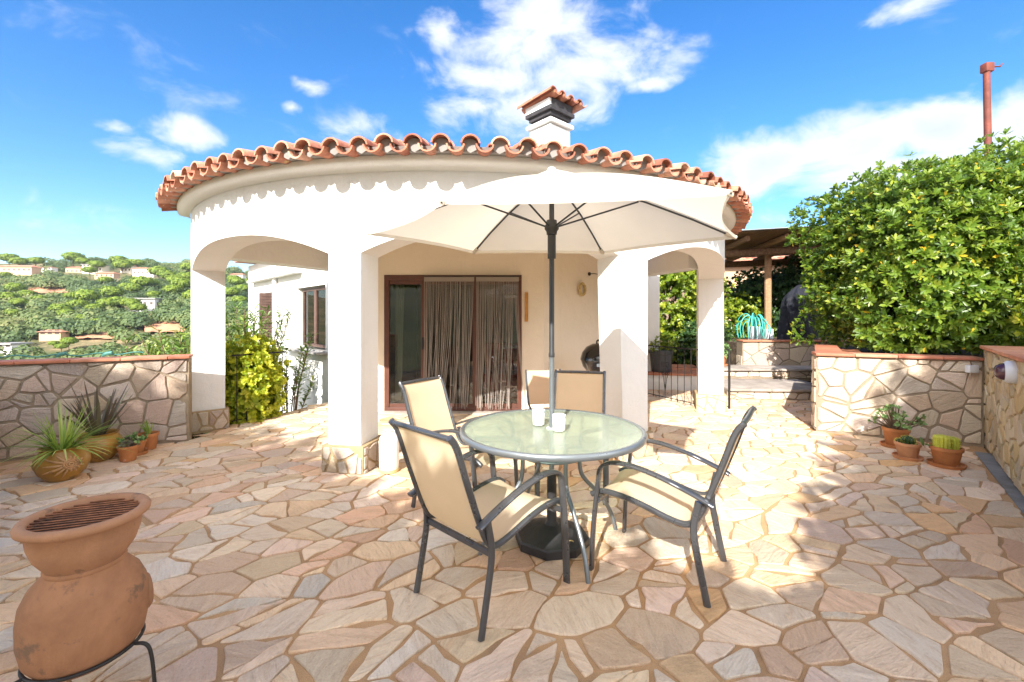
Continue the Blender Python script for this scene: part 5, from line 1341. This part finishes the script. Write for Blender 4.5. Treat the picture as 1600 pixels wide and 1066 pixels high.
for (x, y, z, r_, tt) in CC:
    n = 120 if y < 200 else 90 if y < 300 else 60
    d = rand_dirs(rng, n); d[:, 2] = np.abs(d[:, 2])*.95-.15; d[:, 1] -= .25
    d /= np.linalg.norm(d, axis=1)[:, None]
    p = d*np.array([r_, r_, r_*.85])*(.85+.25*rng.random((n, 1))); P.append(p+np.array([x, y, z])); D.append(np.cross(d, rng.normal(size=(n, 3)))); U.append(d); TT.append(np.clip(tt*.75+rng.random(n)*.3, 0, 1))
P = np.concatenate(P); 
stuff(leafmesh('far_wood', P-np.concatenate(D)*.6, np.concatenate(D), np.concatenate(U), 1.15, .9, np.concatenate(TT), M['l_oak']), 'mixed green holm oak wood covering the far hillside', 'woodland')
# stone pines one can tell apart
def make_pine(seed, label):
    rng = np.random.default_rng(seed); t = empty('stone_pine', label, 'pine tree', (0, 0, 0), 0, 'stone pines on the far hillside')
    n = 1500; d = rand_dirs(rng, n); d[:, 2] = d[:, 2]*.75+.2; lob = 1+.22*np.sin(d[:, 0]*7+seed)*np.sin(d[:, 1]*6)*np.sin(d[:, 2]*6+seed)
    P = d*np.array([4.2, 4.2, 3.0])*lob[:, None]*(.8+.25*rng.random((n, 1)))+np.array([0, 0, 6.6]); P[:, 2] = np.maximum(P[:, 2], 5.3+rng.random(n)*.5)
    D = np.cross(d, rng.normal(size=(n, 3))); leafmesh('crown', P-D*.4, D, d+np.array([0, 0, .3]), .8, .6, rng.random(n), M['l_pine'], t)
    b = MB(); b.tube([(0, 0, -1), (.2, 0, 3), (0, 0, 6.2)], [.3, .24, .15], 6)
    for a in (0, 2, 4): b.tube([(.1, 0, 4), (1.8*math.cos(a), 1.8*math.sin(a), 6.2)], .12, 5)
    b.build('trunk', M['bark'], t); return t
protos = [make_pine(s, 'stone pine') for s in (1, 2, 3)]; used = [False]*3
pines = [(14, 416, 1.5), (30, 420, 1.3), (56, 418, 1.2), (115, 417, 1.7), (130, 418, 1.2), (152, 424, 1.2), (140, 432, 1.1), (185, 419, 1.5), (192, 428, 1.5), (215, 421, 1.2), (205, 415, .9), (248, 440, 1.5), (262, 443, 1.3), (275, 452, 1.4), (290, 446, 1.3), (285, 462, 1.5), (270, 467, 1.2), (222, 459, 1.5), (208, 464, 1.2), (236, 454, 1.1),
         (175, 474, 1.4), (165, 447, 1.0), (196, 455, .9), (135, 483, 1.5), (122, 492, 1.2), (148, 494, 1.0), (168, 490, 1.2), (185, 489, 1.3), (205, 489, 1.2), (216, 493, 1.0), (95, 499, 1.2), (104, 502, 1.0), (130, 506, .8), (157, 515, .9), (185, 505, .8), (24, 463, 1.2), (12, 479, 1.2), (30, 484, 1.0), (62, 477, .9), (22, 500, .9), (62, 513, .8), (76, 516, .8), (108, 545, .8), (96, 549, .6), (84, 543, .5), (240, 470, .9), (295, 430, 1.3), (301, 478, 1.3), (8, 437, .9), (43, 470, 1.0), (110, 470, .8), (150, 462, .8),
         (370, 452, 1.2), (380, 462, 1.1), (362, 470, 1.2), (375, 480, 1.0), (365, 444, 1.0), (385, 447, .9)]
for i, (px, py, s) in enumerate(pines):
    q = hill_at(px, py+5)
    if q is None: q = Vector(((px-800)/FP*425, 425, hz((px-800)/FP*425, 425)))
    kx = i % 3
    o = protos[kx] if not used[kx] else copy_tree(protos[kx]); used[kx] = True
    s2 = s*(q.y/330)**.5*.95; o.location = q; o.scale = (s2, s2, s2*.95); o.rotation_euler = (0, 0, i*1.3)
    o['label'] = 'bright green umbrella-shaped stone pine on the far wooded hillside'
# houses on the hill
def hill_house(px, py, w_, d_, h_, wall, label, rz=.2, roofh=.0, flat=False, wins=4, floors=1):
    q = hill_at(px, py)
    if q is None: q = Vector(((px-800)/FP*428, 428, hz((px-800)/FP*428, 428)))
    t = empty('hillside_house', label, 'house', (q.x, q.y, q.z+1.2), rz); base = -5; w_ *= .72; d_ *= .8; h_ *= .8; roofh *= .8
    b = MB(); b.box(-w_/2, w_/2, -d_/2, d_/2, base, h_); b.build('wall', wall, t)
    b = MB()
    if flat: b.box(-w_/2-.5, w_/2+.5, -d_/2-.8, d_/2+.5, h_+.01, h_+.5); b.build('roof', M['slate'], t)
    else:
        o_ = .7; zr = h_+roofh; b.add([(-w_/2-o_, -d_/2-o_, h_), (w_/2+o_, -d_/2-o_, h_), (w_/2+o_, d_/2+o_, h_), (-w_/2-o_, d_/2+o_, h_), (-w_/2+d_*.3, 0, zr), (w_/2-d_*.3, 0, zr)], [(0, 1, 5, 4), (1, 2, 5), (2, 3, 4, 5), (3, 0, 4), (3, 2, 1, 0)]); b.build('roof', M['tile'], t)
    for f in range(floors):
        for i in range(wins):
            x = -w_/2+(i+.5)*w_/wins; z0 = f*3+.9; b = MB(); b.box(x-.6, x+.6, -d_/2-.06, -d_/2+.02, z0, z0+1.4); b.build('window', M['room'], t)
WH, CR, PE = M['white'], M['cream'], M['peach']
hill_house(30, 428, 34, 9, 4.5, PE, 'long orange house with red roof at the left end of the hilltop', .05, 2.0, wins=7)
hill_house(122, 430, 17, 9, 5, PE, 'peach terrace house on the hilltop, left of the flat-roofed villa', .1, 1.6, floors=1)
hill_house(150, 427, 20, 9, 6, CR, 'villa with a dark flat roof standing at the crest of the hill', .1, 0, True, 5, 2)
hill_house(168, 437, 18, 8, 4, PE, 'pink walled house just below the flat-roofed hilltop villa', .1, 1.5)
hill_house(202, 428, 12, 8, 6, CR, 'pale tall house between pines on the hilltop', .0, 1.6, floors=2, wins=3)
hill_house(228, 433, 20, 8, 5.5, CR, 'cream house group on the right shoulder of the hilltop', .1, 1.6, wins=5)
hill_house(250, 436, 16, 8, 4.5, PE, 'peach house at the right end of the hilltop row', .0, 1.5)
hill_house(226, 484, 15, 7, 4.5, WH, 'white house alone among the pines halfway up the hill', .25, 1.0, True, 4)
hill_house(85, 532, 9, 4.5, 2.1, PE, 'small brick-coloured farmhouse low on the hillside', .15, .9, wins=3)
hill_house(14, 553, 10, 6, 2.0, WH, 'pale building at the lower left edge of the hillside', .0, .6, True, 3)
hill_house(372, 440, 13, 7, 5, CR, 'cream house on the hill seen through the left arch', .1, 1.5, wins=3)
hill_house(76, 426, 12, 7, 3.2, WH, 'small white house on the hilltop behind pines', .1, .8, wins=3)
# bare earth cuts
def earth(px0, px1, py0, py1, name='bare_earth'):
    vs = []; fs = []; n, mm = 12, 5; rg = random.Random(px0)
    for j in range(mm+1):
        for i in range(n+1):
            px = px0+(px1-px0)*i/n; e = abs(i/n*2-1); py = py1+(py0-py1)*(j/mm)*(1-.5*e**2)+rg.uniform(-.8, .8)
            q = hill_at(px, py) or hill_at(px, py+2); 
            if q is None: return
            vs.append((q.x, q.y-.6, q.z+.35+rg.uniform(0, .5)))
    fs = [(j*(n+1)+i, j*(n+1)+i+1, (j+1)*(n+1)+i+1, (j+1)*(n+1)+i) for j in range(mm) for i in range(n)]
    struct(MB().add(vs, fs).build(name, M['earth'], None, 60))
earth(228, 300, 503, 522); earth(36, 112, 450, 460); earth(120, 200, 520, 532)

# ------------------------------------------------------------------ air between the terrace and the far hill
hb_ = MB(); hb_.box(-4200, 4200, -1600, 2600, -60, 78)
hm, hnt, hout = newmat('haze_air'); hk = N(hnt); pv = hk.n('VolumePrincipled'); pv.inputs['Color'].default_value = (.80, .88, 1, 1); pv.inputs['Density'].default_value = .00012; pv.inputs['Anisotropy'].default_value = .2
hk.l(pv.outputs[0], hout.inputs['Volume'])
stuff(hb_.build('haze', hm), 'thin pale haze in front of the far wooded hillside', 'haze')
